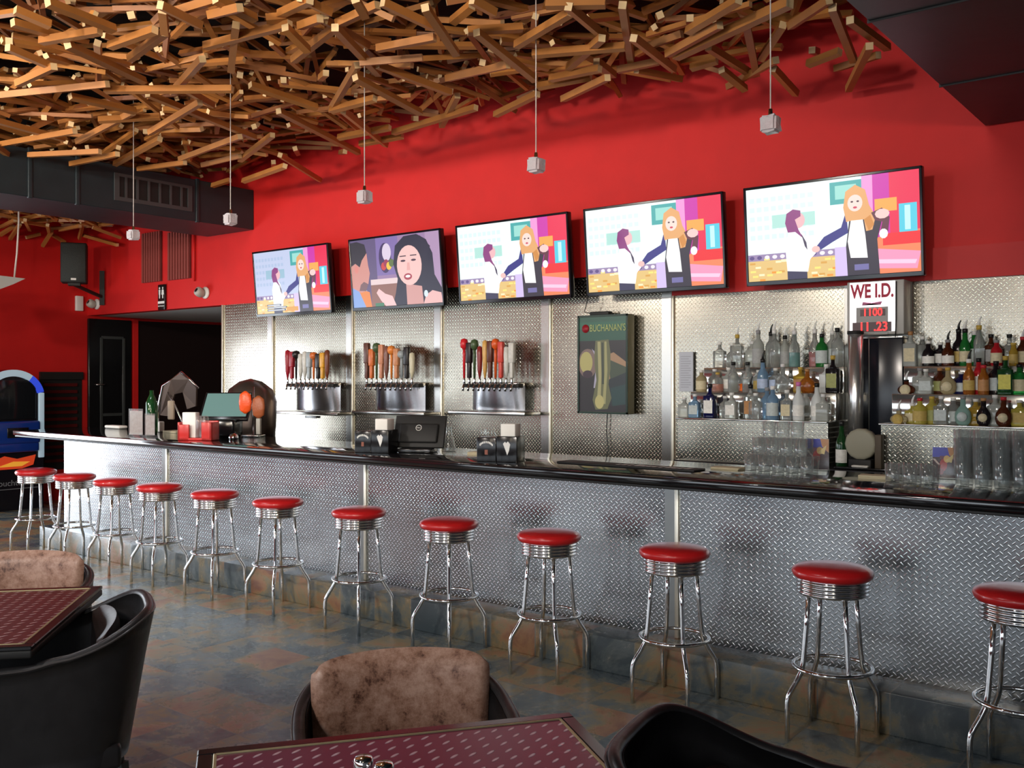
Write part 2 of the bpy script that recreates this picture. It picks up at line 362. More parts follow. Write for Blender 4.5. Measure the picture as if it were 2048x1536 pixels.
# window frames and glazed door
def framed_window(n, axis, a0, a1, z0, z1, pos, bars):
    m = MB(); fw = .05
    def bx(p, q, r, s):
        if axis == 'Y': m.box(p, q, pos - .08, pos - .03, r, s)
        else: m.box(pos - .08, pos - .03, p, q, r, s)
    bx(a0, a1, z0, z0 + fw); bx(a0, a1, z1 - fw, z1)
    for k in range(bars + 1):
        p = a0 + (a1 - a0 - fw) * k / bars; bx(p, p + fw, z0, z1)
    return struct(m.build(n, mat('dark_window_frame', (.03, .03, .03), .4)))
for k, x in enumerate((-12.2, -9.2, -6.2, -3.2, -.2)): framed_window('window_%d' % (k + 1), 'Y', x, x + 2.8, .85, 2.65, YF, 2)
framed_window('window_6', 'X', -2.6, 2.2, .9, 2.45, XL, 3)
framed_window('door_3', 'X', 2.6, 4.2, 0, 2.2, XL, 1)
# louvred red grille on the left wall behind the jukebox
ly0 = onX(78, 750, XL).y; ly1 = onX(163, 750, XL).y
tg = thing('wall_louvre', 'black slatted grille low on the red left wall behind the blue jukebox', 'grille', (XL, ly0, .4))
MB().box(.0, .05, 0, ly1 - ly0, 1.18, 1.28).build('top_rail', BLACKM, tg)
m = MB()
for k in range(12): m.box(.01, .045, .05, ly1 - ly0 - .08, .10 + k * .09, .14 + k * .09)
m.build('slat', mat('slat_glossy', (.10, .012, .012), .15), tg)
MB().box(.0, .01, 0, ly1 - ly0, .0, 1.2).build('back_board', BLACKM, tg)

# ------------------------------------------------------------------ ducts
dx0 = XW(416, YB); dx1 = XW(508, YB)
tg = thing('air_duct', 'dark painted square air duct with a vent grille running to the red wall', 'duct', (0, 0, 0))
MB().bbox(dx0, dx1, YF + 2, YB - .002, 3.25, 3.69, .006, 1, smooth=False).build('duct_body', DUCT, tg)
for px in (60, 155, 395): yy = onX(px, 350, dx1).y; MB().bbox(dx1 - .02, dx1 + .012, yy - .02, yy + .02, 3.24, 3.70, .004).build('duct_seam_flange', DUCT, tg)
g0 = onX(228, 350, dx1).y; g1 = onX(383, 350, dx1).y
m = MB()
m.box(dx1, dx1 + .015, g0, g1, 3.34, 3.38); m.box(dx1, dx1 + .015, g0, g1, 3.58, 3.61); m.box(dx1, dx1 + .015, g0, g0 + .05, 3.38, 3.58); m.box(dx1, dx1 + .015, g1 - .05, g1, 3.38, 3.58)
for k in range(1, 7): yy = g0 + (g1 - g0) * k / 7; m.box(dx1, dx1 + .012, yy - .012, yy + .012, 3.38, 3.58)
gr = m.build('vent_grille', mat('grille_grey', (.055, .058, .062), .4), tg)
MB().box(dx1, dx1 + .004, g0 + .05, g1 - .05, 3.38, 3.58).build('vent_opening', BLACKM, gr)
tg = thing('air_duct', 'wide dark ceiling duct at the right, cutting across the red wall top', 'duct', (0, 0, 0))
MB().bbox(-1.39, 2.4, YF + 1, YB - .037, 3.19, 4.0, .006, 1, smooth=False).build('duct_body', DUCT, tg)
for yy in (5.55, 4.35, 3.1): MB().box(-1.395, 2.4, yy - .004, yy + .004, 3.182, 3.2).build('duct_seam_flange', mat('seam_dark', (.015, .015, .017), .5), tg)

# ------------------------------------------------------------------ timber canopy
sticks = [(95,5,228,58),(82,82,200,62),(220,92,310,60),(260,117,330,65),(330,65,325,20),(135,90,288,162),(345,25,440,-4),(320,10,400,50),(420,30,480,15),(430,-2,510,37),
(410,92,580,48),(472,50,462,140),(532,38,640,28),(600,52,640,37),(570,55,615,100),(587,120,670,55),(650,40,735,90),(670,55,757,147),(600,-5,660,25),(675,47,755,10),
(710,-2,730,32),(765,5,870,55),(850,15,912,107),(755,97,870,75),(720,125,845,115),(755,130,900,185),(710,155,840,225),(715,130,662,220),(662,220,750,197),(500,170,633,215),
(210,180,465,178),(0,190,215,168),(35,167,108,133),(15,95,108,135),(295,188,510,275),(345,185,405,118),(360,172,425,210),(140,193,270,222),(197,240,320,233),(155,283,265,225),
(300,265,400,205),(230,328,320,278),(360,318,480,273),(-8,290,150,262),(-8,241,127,278),(-8,292,55,338),(58,310,200,303),(142,328,235,308),(277,338,370,325),(407,377,460,360),
(405,330,480,312),(487,362,570,332),(560,310,640,360),(557,222,717,305),(687,222,772,290),(677,275,780,255),(720,288,805,272),(787,265,952,215),(895,155,1020,127),(480,320,545,270),
(991,229,1075,188),(953,65,1070,159),(935,62,1045,55),(1033,90,1141,25),(1137,13,1211,76),(1137,135,1204,76),(1101,157,1200,137),(1076,173,1182,153),(1126,198,1215,155),(894,157,1016,130),
(1193,123,1227,150),(1092,7,1211,5),(1065,108,1250,93),(883,251,915,191),(944,0,989,25),(905,43,944,11),(1245,10,1262,122),(1335,108,1440,50),(1352,112,1580,5),(1376,62,1478,0),
(1580,52,1658,0),(1267,76,1347,138),(1417,94,1505,150),(1457,173,1552,120),(1443,140,1490,178),(1546,137,1592,187),(1493,50,1513,148),(1522,117,1566,50),(1665,15,1707,120),(1697,178,1739,92),
(1672,137,1757,110),(1700,40,1775,95),(1235,140,1317,123),(1273,140,1361,158),(1297,92,1364,68),(1382,135,1434,120),(1616,128,1680,103),(620,0,560,28),(30,20,100,50),(25,45,130,75)]
ends = [(567,160),(480,150),(652,146),(195,86),(18,82),(88,235),(142,248),(291,263),(237,295),(296,319),(508,253),(1380,36),(1320,30),(1624,100),(965,125),(983,98),(901,182),(832,237),(690,303),(547,324),(262,30),(1850,0),(590,297),(740,172)]
random.seed(11)
def env(x, y):      # height of the canopy's underside
    e = 3.72 + .10 * sin(x * .95 + 1.2) * .6 + .08 * sin(x * .4 - y * .9)
    if y > 5.4: e += .10 * (y - 5.4)
    return e
def endpt(px, py, H):
    p = onZ(px, py, H)
    if p.y > 6.46: p = onY(px, py, 6.46)
    return p
def stick_mb(mb, a, b, w, roll):
    a = Vector(a); b = Vector(b)
    mb.beam(a, b, w, w, roll)
    n = len(mb.mi); mb.mi[n - 6 + 2] = 1; mb.mi[n - 6 + 3] = 1     # the two cut ends
canopy = thing('timber_ceiling_sculpture', 'tangled canopy of raw timber sticks fixed over the bar', 'ceiling sculpture', (0, 0, 0))
for i, (x1, y1, x2, y2) in enumerate(sticks[:100]):
    H = 3.60 + random.uniform(-.03, .05)
    a = endpt(x1, y1, H); b = endpt(x2, y2, H + random.uniform(-.05, .05))
    wd = .043 if i not in (71, 78) else .052
    mb = MB(); stick_mb(mb, a - Vector((0, 0, 0)), b, wd, random.uniform(-.3, .3)); mb.build('timber_stick', [WOODM, WOODE], canopy)
rest = MB()
for (x, y) in ends:
    a = endpt(x, y, 3.66); d = (a - CAM).normalized(); d = Vector((d.x + random.uniform(-.12, .12), d.y + random.uniform(-.12, .12), d.z * .6 + random.uniform(0, .12))).normalized()
    L = random.uniform(.35, .6)
    if a.y + d.y * L > 6.55: L = max(.15, (6.55 - a.y) / max(d.y, .01))
    stick_mb(rest, a, a + d * L, .040, random.uniform(-.4, .4))
n = 0
while n < 1650:
    x = random.uniform(-10.6, -.6); y = random.uniform(.6, 6.5); L = random.uniform(.35, .95)
    a = random.uniform(0, pi); tl = random.gauss(0, .16)
    e = env(x, y); z = e + abs(random.gauss(0, .20)) + .17
    if z > 4.25: continue
    d = Vector((cos(a) * cos(tl), sin(a) * cos(tl), sin(tl))) * L * .5
    p = Vector((x, y, z)); q, r = p - d, p + d
    if max(q.y, r.y) > 6.55 or max(q.x, r.x) > -.2: continue
    if -.02 + 3.19 < max(q.z, r.z) < 4.05 and max(q.x, r.x) > -1.45: continue
    if min(q.x, r.x) < dx1 + .05 and min(q.z, r.z) < 3.74: continue
    if min(q.z, r.z) < e - .02: continue
    stick_mb(rest, q, r, random.uniform(.032, .040), random.uniform(-.6, .6)); n += 1
o = rest.build('timber_stick', [WOODM, WOODE], canopy); o['kind'] = 'stuff'; o['label'] = 'deeper layer of crossing timber sticks'
# the smaller canopy beyond the duct
can2 = thing('timber_ceiling_sculpture', 'smaller tangle of timber sticks beyond the dark duct, over the far corner', 'ceiling sculpture', (0, 0, 0))
s2 = [(0,470,28,452),(20,478,40,448),(52,475,80,468),(85,492,104,462),(165,470,235,490),(185,455,242,476),(95,450,100,470),(45,443,95,452),(120,460,160,452),(0,455,30,440),(105,470,130,485),(60,460,50,440)]
for (x1, y1, x2, y2) in s2:
    def e2(px, py):
        p = onZ(px, py, 3.47)
        if p.y > 6.5: p = onY(px, py, 6.5)
        if p.x < XL + .05: p = onX(px, py, XL + .08)
        return p
    mb = MB(); stick_mb(mb, e2(x1, y1), e2(x2, y2), .038, random.uniform(-.3, .3)); mb.build('timber_stick', [WOODM, WOODE], can2)
rest = MB(); n = 0
while n < 420:
    x = random.uniform(XL + .3, dx0 - .1); y = random.uniform(3.6, 6.4); L = random.uniform(.35, .8); a = random.uniform(0, pi); tl = random.gauss(0, .14)
    d = Vector((cos(a), sin(a), sin(tl))) * L * .5; p = Vector((x, y, 3.52 + abs(random.gauss(0, .18))))
    q, r = p - d, p + d
    if max(q.y, r.y) > 6.58 or min(q.x, r.x) < XL + .04 or max(q.x, r.x) > dx0 - .03 or max(q.z, r.z) > 4.3: continue
    stick_mb(rest, q, r, .036, random.uniform(-.5, .5)); n += 1
o = rest.build('timber_stick', [WOODM, WOODE], can2); o['kind'] = 'stuff'

# ------------------------------------------------------------------ pendants
def pendant(px, py, ctop, label):
    p = onY(px, py, 4.6)
    t = thing('pendant_lamp', label, 'pendant lamp', (p.x, p.y, p.z - .06), 0, 'crystal cube pendants over the bar')
    random.seed(int(px))
    bm = bmesh.new(); bmesh.ops.create_cube(bm, size=.088); bmesh.ops.bevel(bm, geom=bm.edges[:], offset=.012, segments=2, affect='EDGES')
    bmesh.ops.subdivide_edges(bm, edges=bm.edges[:], cuts=1)
    for v in bm.verts: v.co += v.co.normalized() * random.uniform(-.004, .004)
    mb = MB(); bm.verts.index_update(); mb.add([v.co + Vector((0, 0, .045)) for v in bm.verts], [[v.index for v in f.verts] for f in bm.faces], False); bm.free()
    mb.build('crystal_shade', CRYST, t)
    MB().lathe([(.004, .125), (.010, .122), (.012, .095), (.016, .088)][::-1], 12).build('lamp_socket', CHROME, t)
    MB().tube([(0, 0, .12), (0, 0, ctop - (p.z - .06))], .0035, 6).build('cord', CORD, t)
for i, (px, py, ct) in enumerate([(267, 467, 4.3), (461, 435, 4.3), (729, 390, 4.3), (1072, 326, 4.3), (1541, 243, 4.3)]):
    pendant(px, py, ct, 'small crystal cube pendant on a thin cord, %s of five from the jukebox end' % ordn(i))

# ------------------------------------------------------------------ bar counter
BX0 = -9.69; BX1 = 1.2; BYF = 4.40; BYB = 5.32; HB = 1.085
bar = thing('bar_counter', 'long black-topped bar clad in silver diamond tread plate', 'bar counter', (0, 0, 0))
MB().bbox(BX0, BX1, BYF, BYB, HB - .045, HB, .008, 2).build('counter_top', GRANITE, bar)
MB().bbox(BX0 + .02, BX1, BYF + .012, BYF + .05, HB - .062, HB - .046, .004, 1).build('edge_trim', mat('dark_edge', (.03, .03, .03), .3, .5), bar)
PX0 = -9.17; PY = 4.652
pp = [XW(128, PY), XW(335, PY), XW(732, PY), XW(1355, PY), BX1 - .3]
for i in range(4):
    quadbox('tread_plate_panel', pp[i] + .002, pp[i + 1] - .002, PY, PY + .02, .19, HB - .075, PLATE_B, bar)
for i in (1, 2, 3):
    x = pp[i]; quadbox('flat_steel_strip', x - .075, x - .012, PY - .006, PY + .01, .19, HB - .075, mat('bar_flat_strip', (.36, .38, .38), .3, .9), bar)
    MB().bbox(x - .012, x + .012, PY - .014, PY + .01, .19, HB - .075, .004).build('trim_strip', STRIP, bar)
MB().bbox(pp[0] - .02, pp[-1], PY - .010, PY + .02, HB - .085, HB - .045, .003).build('top_trim', mat('beige_top_trim', (.50, .48, .38), .4, .5), bar)
quadbox('bar_body', pp[0] - .02, BX1 - .3, PY + .02, BYB - .12, .0, HB - .05, BLACKM, bar)
MB().bbox(pp[0] - .02, BX1 - .3, 4.425, PY + .01, 0, .19, .004).build('tiled_step', STEPM, bar)
# ------------------------------------------------------------------ bar stools
def make_stool(label):
    t = thing('bar_stool', label, 'bar stool', (0, 0, 0), 0, 'chrome stools along the bar')
    MB().lathe([(0, .712), (.158, .712), (.170, .722), (.176, .738), (.171, .752), (.150, .763), (.10, .771), (.05, .774), (0, .775)], 40).build('seat', REDV, t)
    pr = [(.10, .642), (.146, .642)]
    for k in range(4):
        z = .645 + k * .0165; pr += [(.150, z), (.154, z + .005), (.154, z + .010), (.148, z + .0135)]
    pr += [(.150, .712), (.10, .712)]
    MB().lathe(pr, 40).build('seat_band', CHROME2, t)
    for k in range(4):
        a = pi / 2 * k + pi / 4
        prof = [(.112, .650), (.124, .50), (.137, .36), (.144, .315), (.150, .295), (.172, .255), (.196, .218), (.208, .195), (.213, .17), (.214, .14), (.214, .0)]
        MB().tube([(r * cos(a), r * sin(a), z) for r, z in prof], .0115, 10).build('leg', CHROME, t)
    MB().tube([(.168 * cos(2 * pi * k / 40), .168 * sin(2 * pi * k / 40), .318) for k in range(40)], .0095, 8, closed=True).build('foot_ring', CHROME, t)
    return t
sx = [72, 149, 231, 319, 430, 556, 718, 898, 1098, 1349, 1665, 2042]
first = None
for i, px in enumerate(sx):
    x = XW(px, 4.24) if i else XW(px, 4.24)
    lab = 'chrome bar stool with round red vinyl seat, %s of twelve from the far jukebox end' % ordn(i)
    rz = [.03, -.05, .04, .0, .08, -.02, .03, -.04, .05, .0, .04, -.03][i]
    if first is None: first = make_stool(lab); first.location = (x, 4.24, 0); first.rotation_euler.z = rz
    else: dup(first, (x, 4.24, 0), rz, lab)

# ------------------------------------------------------------------ televisions
PIC = bpy.data.materials.new('lit_screen_picture'); PIC.use_nodes = True
nt = PIC.node_tree; b = nt.nodes['Principled BSDF']; at = nt.nodes.new('ShaderNodeVertexColor'); at.layer_name = 'picture'
b.inputs['Base Color'].default_value = (.01, .01, .01, 1); b.inputs['Roughness'].default_value = .3
nt.links.new(at.outputs[0], b.inputs['Emission Color']); b.inputs['Emission Strength'].default_value = .72
def ell(cx, cy, rx, ry, n=20, a0=0, a1=2 * pi): return [(cx + rx * cos(a0 + (a1 - a0) * k / n), cy + ry * sin(a0 + (a1 - a0) * k / n)) for k in range(n)]
def rc(x0, y0, x1, y1): return [(x0, y0), (x1, y0), (x1, y1), (x0, y1)]
def show_polys(bright):
    P = []; A = P.append
    A((rc(0, 0, 1, 1), (235, 250, 248) if bright else (190, 200, 228)))
    for i in range(9):
        for j in range(5): A((rc(.02 + i * .045, .45 + j * .1, .05 + i * .045, .50 + j * .1), (215, 240, 236) if bright else (172, 190, 220)))
    A((rc(.16, .56, .42, .70), (175, 222, 212) if bright else (150, 185, 205)))
    A((rc(.51, .74, .69, .97), (60, 165, 165))); A((rc(.54, .79, .66, .93), (150, 215, 205)))
    A((rc(.69, .30, .84, 1), (200, 40, 165))); A((rc(.69, .62, .75, 1), (235, 150, 210))); A((rc(.84, .3, 1, 1), (228, 25, 75)))
    A(([(.5, 0), (1, 0), (1, .42), (.66, .34)], (235, 130, 85))); A((rc(.80, .28, 1, .40), (232, 30, 40)))
    A(([(.72, .06), (.98, .03), (1, .20), (.74, .26)], (245, 150, 185))); A(([(.72, .11), (.97, .08), (.98, .12), (.73, .15)], (235, 200, 225)))
    A((rc(0, 0, .60, .27), (225, 190, 120))); A((rc(0, .22, .60, .29), (150, 130, 170)))
    random.seed(5)
    for k in range(34):
        x = random.uniform(0, .56); y = random.uniform(0, .23); A((rc(x, y, x + .035, y + .022), random.choice([(235, 150, 45), (245, 225, 120), (215, 160, 70), (250, 235, 190)])))
    for k in range(12): x = .01 + k * .048; A((ell(x + .015, .255, .016, .022, 8), random.choice([(90, 70, 130), (240, 230, 240)])))
    A((rc(.53, 0, .63, .30), (210, 190, 235)))
    A((rc(.76, .62, .88, .75), (245, 165, 75))); A((rc(.80, .52, .83, .62), (200, 90, 120)))
    A((rc(.89, .40, .985, .68), (80, 200, 222))); A((rc(.92, .42, .95, .66), (190, 240, 245)))
    # woman on the left: purple-brown hair, white jacket
    A((rc(.245, 0, .365, .14), (50, 48, 80)))
    A(([(.245, .09), (.37, .07), (.385, .20), (.42, .26), (.40, .34), (.375, .30), (.355, .47), (.32, .53), (.265, .52), (.235, .38)], (250, 250, 252)))
    A((ell(.315, .62, .045, .085), (235, 180, 185)))
    A(([(.255, .50), (.24, .60), (.25, .70), (.29, .74), (.335, .72), (.335, .66), (.30, .63), (.32, .52), (.35, .42), (.30, .50)], (135, 50, 120)))
    A(([(.335, .48), (.365, .38), (.37, .30), (.355, .34)], (60, 50, 80)))
    # woman on the right: long blonde hair, black jacket, white top
    A(([(.60, 0), (.78, 0), (.77, .35), (.80, .55), (.74, .60), (.62, .60), (.595, .30)], (42, 34, 52)))
    A(([(.62, .18), (.715, .17), (.705, .40), (.69, .60), (.63, .60), (.605, .35)], (252, 250, 250)))
    A(([(.60, .66), (.57, .50), (.47, .42), (.41, .30), (.45, .29), (.52, .36), (.61, .44)], (40, 40, 125)))
    A((ell(.42, .30, .025, .035, 10), (235, 190, 185)))
    A(([(.60, .55), (.585, .70), (.60, .86), (.655, .92), (.71, .86), (.73, .70), (.765, .58), (.745, .45), (.71, .44), (.70, .56), (.63, .56)], (225, 165, 105)))
    A(([(.70, .56), (.735, .60), (.755, .50), (.725, .44)], (205, 135, 60)))
    A((ell(.652, .735, .042, .085), (250, 215, 205)))
    for ex in (.635, .668): A((ell(ex, .75, .008, .010, 8), (70, 45, 60)))
    A((ell(.652, .69, .012, .012, 8), (200, 60, 90)))
    A(([(.74, .62), (.80, .66), (.84, .56), (.83, .42), (.79, .44), (.80, .52), (.76, .54)], (95, 40, 60)))
    A((ell(.80, .60, .04, .05, 10), (240, 200, 195))); A((ell(.805, .40, .024, .05, 10), (250, 240, 240)))
    A((rc(.64, .05, .72, .11), (110, 105, 160)))
    if not bright:
        for k, (w_, yy) in enumerate(((.20, .115), (.28, .075), (.26, .035))): A((rc(.15, yy, .15 + w_, yy + .03), (70, 80, 110))); A((rc(.16, yy + .008, .15 + w_ - .02, yy + .02), (225, 230, 235)))
        A((rc(.42, .02, .58, .09), (215, 150, 50)))
    return P
def drama_polys():
    P = []; A = P.append
    A((rc(0, 0, 1, 1), (150, 120, 160))); A((rc(0, 0, .30, 1), (95, 80, 120))); A((rc(.30, .45, .55, 1), (125, 105, 165)))
    A((ell(.40, .70, .07, .22), (60, 40, 90))); A((ell(.42, .78, .05, .13), (215, 200, 220)))
    A((rc(.22, .30, .55, .40), (225, 200, 200))); A((rc(.22, 0, .55, .32), (140, 95, 85))); A((rc(.85, 0, 1, 1), (170, 140, 175)))
    for k, c in enumerate(((200, 60, 60), (150, 40, 80), (235, 190, 60), (90, 110, 60))): A((ell(.38 + .03 * k, .58 + .04 * (k % 2), .03, .06, 10), c))
    # man seen from behind on the left
    A(([(0, 0), (.22, 0), (.17, .25), (.05, .34), (0, .34)], (130, 160, 215))); A(([(.06, .30), (.20, .22), (.22, 0), (.15, 0)], (225, 130, 60)))
    A(([(0, .30), (.10, .22), (.16, .24), (.19, .34), (.215, .50), (.20, .62), (.19, .80), (.10, .88), (0, .86)], (205, 140, 130)))
    A(([(.08, .25), (.16, .24), (.19, .34), (.14, .38), (.10, .34)], (120, 85, 90)))
    A(([(0, .62), (.05, .66), (.10, .60), (.13, .70), (.19, .80), (.17, .93), (.08, .98), (0, .97)], (40, 34, 48))); A((ell(.06, .57, .025, .06, 10), (215, 130, 120)))
    # dark haired woman
    A(([(.46, 0), (.99, 0), (1, .20), (.93, .40), (.92, .70), (.86, .90), (.76, .99), (.62, .98), (.52, .86), (.49, .60), (.53, .38), (.50, .18)], (26, 22, 50)))
    A(([(.62, 0), (.80, 0), (.79, .25), (.62, .30)], (205, 150, 145)))
    A((ell(.665, .56, .135, .285, 24), (238, 190, 185)))
    A(([(.52, .62), (.56, .88), (.68, .93), (.80, .82), (.84, .60), (.90, .80), (.80, .96), (.62, .97), (.52, .86), (.50, .66)], (28, 24, 52)))
    for ex in (.60, .715): A((ell(ex, .63, .028, .016, 10), (70, 40, 60))); A((rc(ex - .035, .69, ex + .035, .705), (60, 40, 55)))
    A(([(.645, .60), (.67, .60), (.675, .49), (.635, .49)], (225, 165, 160)))
    A((ell(.645, .40, .045, .048, 14), (165, 55, 75))); A((ell(.645, .405, .028, .02, 10), (240, 230, 230)))
    A(([(.80, 0), (1, 0), (.99, .14), (.90, .18), (.83, .12)], (228, 178, 175))); A((ell(.83, .14, .022, .05, 10), (210, 225, 235)))
    A(([(.28, .20), (.31, .26), (.38, .18), (.46, .14), (.50, 0), (.38, 0), (.33, .08)], (240, 190, 190))); A((rc(.26, 0, .36, .05), (60, 120, 90)))
    return P
def make_tv(px0, px1, polys, label, yoff=0, glare=False):
    D = 6.40; x0 = XW(px0, D); x1 = x0 + 1.20; xc = (x0 + x1) / 2
    t = thing('television', label, 'television', (xc, D, 2.25 + yoff), 0, 'televisions in a row above the metal wall')
    R = Matrix.Rotation(radians(5), 4, 'X')
    W, H = 1.20, .69
    MB().bbox(-W / 2, W / 2, 0, .05, 0, H, .006, 2, M=R).bbox(-W / 2 + .2, W / 2 - .2, .045, .085, .10, H - .15, .012, 2, M=R).build('housing', mat('tv_black_plastic', (.010, .010, .012), .25), t)
    fr = MB(); bz = .018
    for q in ((-W / 2, W / 2, 0, bz + .012), (-W / 2, W / 2, H - bz, H)): fr.bbox(q[0], q[1], -.008, .004, q[2], q[3], .003, 1, M=R)
    for q in ((-W / 2, -W / 2 + bz), (W / 2 - bz, W / 2)): fr.bbox(q[0], q[1], -.008, .004, 0, H, .003, 1, M=R)
    fr.build('bezel', mat('gloss_bezel', (.006, .006, .010), .12), t)
    sm = MB(); n = len(polys)
    for k, (poly, c) in enumerate(polys):
        pts = [(-W / 2 + bz + u * (W - 2 * bz), bz + .012 + min(max(v, 0), 1) * (H - 2 * bz - .012)) for u, v in poly]
        y = -.0002 - .00003 * k; vs = [R @ Vector((x, y, z)) for x, z in pts]
        a = sum(pts[i][0] * pts[(i + 1) % len(pts)][1] - pts[(i + 1) % len(pts)][0] * pts[i][1] for i in range(len(pts)))
        f = list(range(len(pts))); f = f if a > 0 else f[::-1]
        sm.add(vs, [f], col=lin(c))
    sm.build('screen', PIC, t, colors=True)
    mt = MB(); mt.box(-.20, .20, YB - D - .06, YB - D - .037, .18, .52); mt.box(-.06, -.02, .07, YB - D - .04, .22, .48); mt.box(.04, .08, .07, YB - D - .04, .22, .48)
    mt.build('wall_bracket', BLACKM, t)
SB = show_polys(True); SD = show_polys(False)
make_tv(514, 0, SD, 'television nearest the hallway, captions over two women talking')
make_tv(706, 0, drama_polys(), 'television showing a dark-haired woman close up facing a man')
make_tv(920, 0, SB, 'middle television of the five, right of the dark-haired woman one')
make_tv(1175, 0, SB, 'television hung above the green lit whisky sign')
make_tv(1494, 0, SB, 'television hung above the liquor shelves and the WE I.D. sign')
#PART2

# ------------------------------------------------------------------ back bar shelving
def text_mesh(body, size, depth=.0008, align='CENTER', font_bold=.0):
    cu = bpy.data.curves.new('lettering', 'FONT'); cu.body = body; cu.size = size; cu.extrude = depth; cu.align_x = align; cu.align_y = 'CENTER'; cu.offset = font_bold
    o = bpy.data.objects.new('tmp', cu); COL.objects.link(o); bpy.context.view_layer.update()
    me = bpy.data.meshes.new_from_object(o.evaluated_get(bpy.context.evaluated_depsgraph_get()))
    bpy.data.objects.remove(o); return me
def lettering(name, body, size, loc, rot, m, parent, sx=1., bold=0., shear=0):
    me = text_mesh(body, size, font_bold=bold); me.materials.clear(); me.materials.append(m)
    o = bpy.data.objects.new(name, me); COL.objects.link(o); o.location = loc; o.rotation_euler = rot; o.scale = (sx, 1, 1); o.parent = parent; return o
FRONT = (pi / 2, 0, 0)

T1, T2, T3 = 1.32, 1.50, 1.674
cbx = thing('back_counter', 'low dark counter under the liquor shelves with tread plate front', 'counter', (0, 0, 0))
MB().box(XW(1352, 6.0), 1.5, 6.04, YB - .03, 0, 1.0).build('counter_body', mat('counter_dark_steel', (.05, .055, .06), .3, .7), cbx)
MB().box(XW(1352, 6.0), 1.5, 6.02, 6.04, .60, .98).build('tread_plate_panel', PLATE_D, cbx)
MB().bbox(XW(1352, 6.0) - .01, 1.5, 5.98, YB - .03, 1.0, 1.03, .004).build('counter_top', mat('counter_dark_top', (.02, .02, .022), .2, .3), cbx)
ACR = mat('mirror_steel_shelf', (.70, .69, .64), .10, .95)
def shelf_unit(px0, px1, label):
    x0 = XW(px0, 6.1); x1 = px1
    t = thing('liquor_shelf', label, 'shelf', (0, 0, 0))
    MB().box(x0, x1, 6.10, YB - .03, 1.03, T1 - .012).build('tread_plate_riser', PLATE_D, t)
    MB().bbox(x0 - .01, x1, 6.08, YB - .03, T1 - .012, T1, .003).build('shelf_tier', ACR, t)
    MB().bbox(x0 + .02, x1, 6.25, YB - .03, T1, T2, .004).build('shelf_tier', ACR, t)
    MB().bbox(x0 + .05, x1, 6.40, YB - .03, T2, T3, .004).build('shelf_tier', ACR, t)
    return t
XL1 = XW(1656, 6.1)
shelf_unit(1356, XL1, 'three-step bright metal liquor shelf left of the black cooler panel')
shelf_unit(1762, -.62, 'three-step bright metal liquor shelf right of the black cooler panel')
# between the two shelves
x0 = XW(1722, 6.47); x1 = XW(1806, 6.47)
t = thing('cooler_panel', 'tall black glossy cooler panel between the liquor shelves', 'cooler', ((x0 + x1) / 2, 6.47, 1.03))
ww = (x1 - x0) / 2; zt = onY(1760, 677, 6.47).z - 1.03
MB().bbox(-ww, ww, 0, .13, 0, zt, .006, 2).build('panel_body', mat('navy_black_gloss', (.008, .010, .016), .2), t)
MB().bbox(-ww - .012, -ww, -.01, .13, 0, zt + .02, .003).build('steel_edge', BRUSH, t)
MB().bbox(-ww, ww, -.01, .13, zt, zt + .015, .003).build('top_edge', BRUSH, t)
MB().bbox(-ww + .05, -ww + .056, -.004, .0, 0, zt, .001, 1).build('door_gap', BRUSH, t)
p = onY(1709, 654, 6.30)
t = thing('cup_dispenser', 'tall polished steel cup tube standing between the liquor shelves', 'dispenser', (p.x, 6.32, 1.03))
MB().lathe([(.048, 0), (.048, p.z - 1.07)], 20).build('tube', mat('bright_tube_steel', (.85, .85, .84), .24, .9), t)
MB().lathe([(.052, p.z - 1.075), (.052, p.z - 1.055)], 20).build('top_collar', BLACKM, t)
p = onY(1717, 857, 6.0)
t = thing('round_drum', 'round beige drum-like plate standing below the cup tube', 'drum', (p.x, 6.06, 1.03))
rr = .098
Mx = Matrix.Translation((0, 0, rr + .06)) @ Matrix.Rotation(pi / 2, 4, 'X')
MB().lathe([(rr - .006, -.03), (rr, -.024), (rr, .022), (rr - .008, .03), (rr - .02, .033)], 14, M=Mx).build('drum_body', mat('beige_drum', (.30, .29, .22), .5), t)
MB().bbox(-.07, .07, -.04, .04, 0, .065, .006).build('stand', BLACKM, t)
MB().bbox(rr - .01, rr + .03, -.03, .03, 0, .22, .004).build('side_post', mat('brown_post', (.08, .06, .04), .6), t)
p = onY(1700, 908, 5.99)
t = thing('counter_mat', 'dark speed rail tray with a white folded cloth', 'tray', (p.x + .04, 6.0, 1.03))
MB().bbox(-.14, .20, -.015, .03, 0, .016, .004).build('tray', BLACKG, t)
MB().bbox(-.03, .07, -.02, .02, .016, .03, .006).build('cloth', PAPER, t)

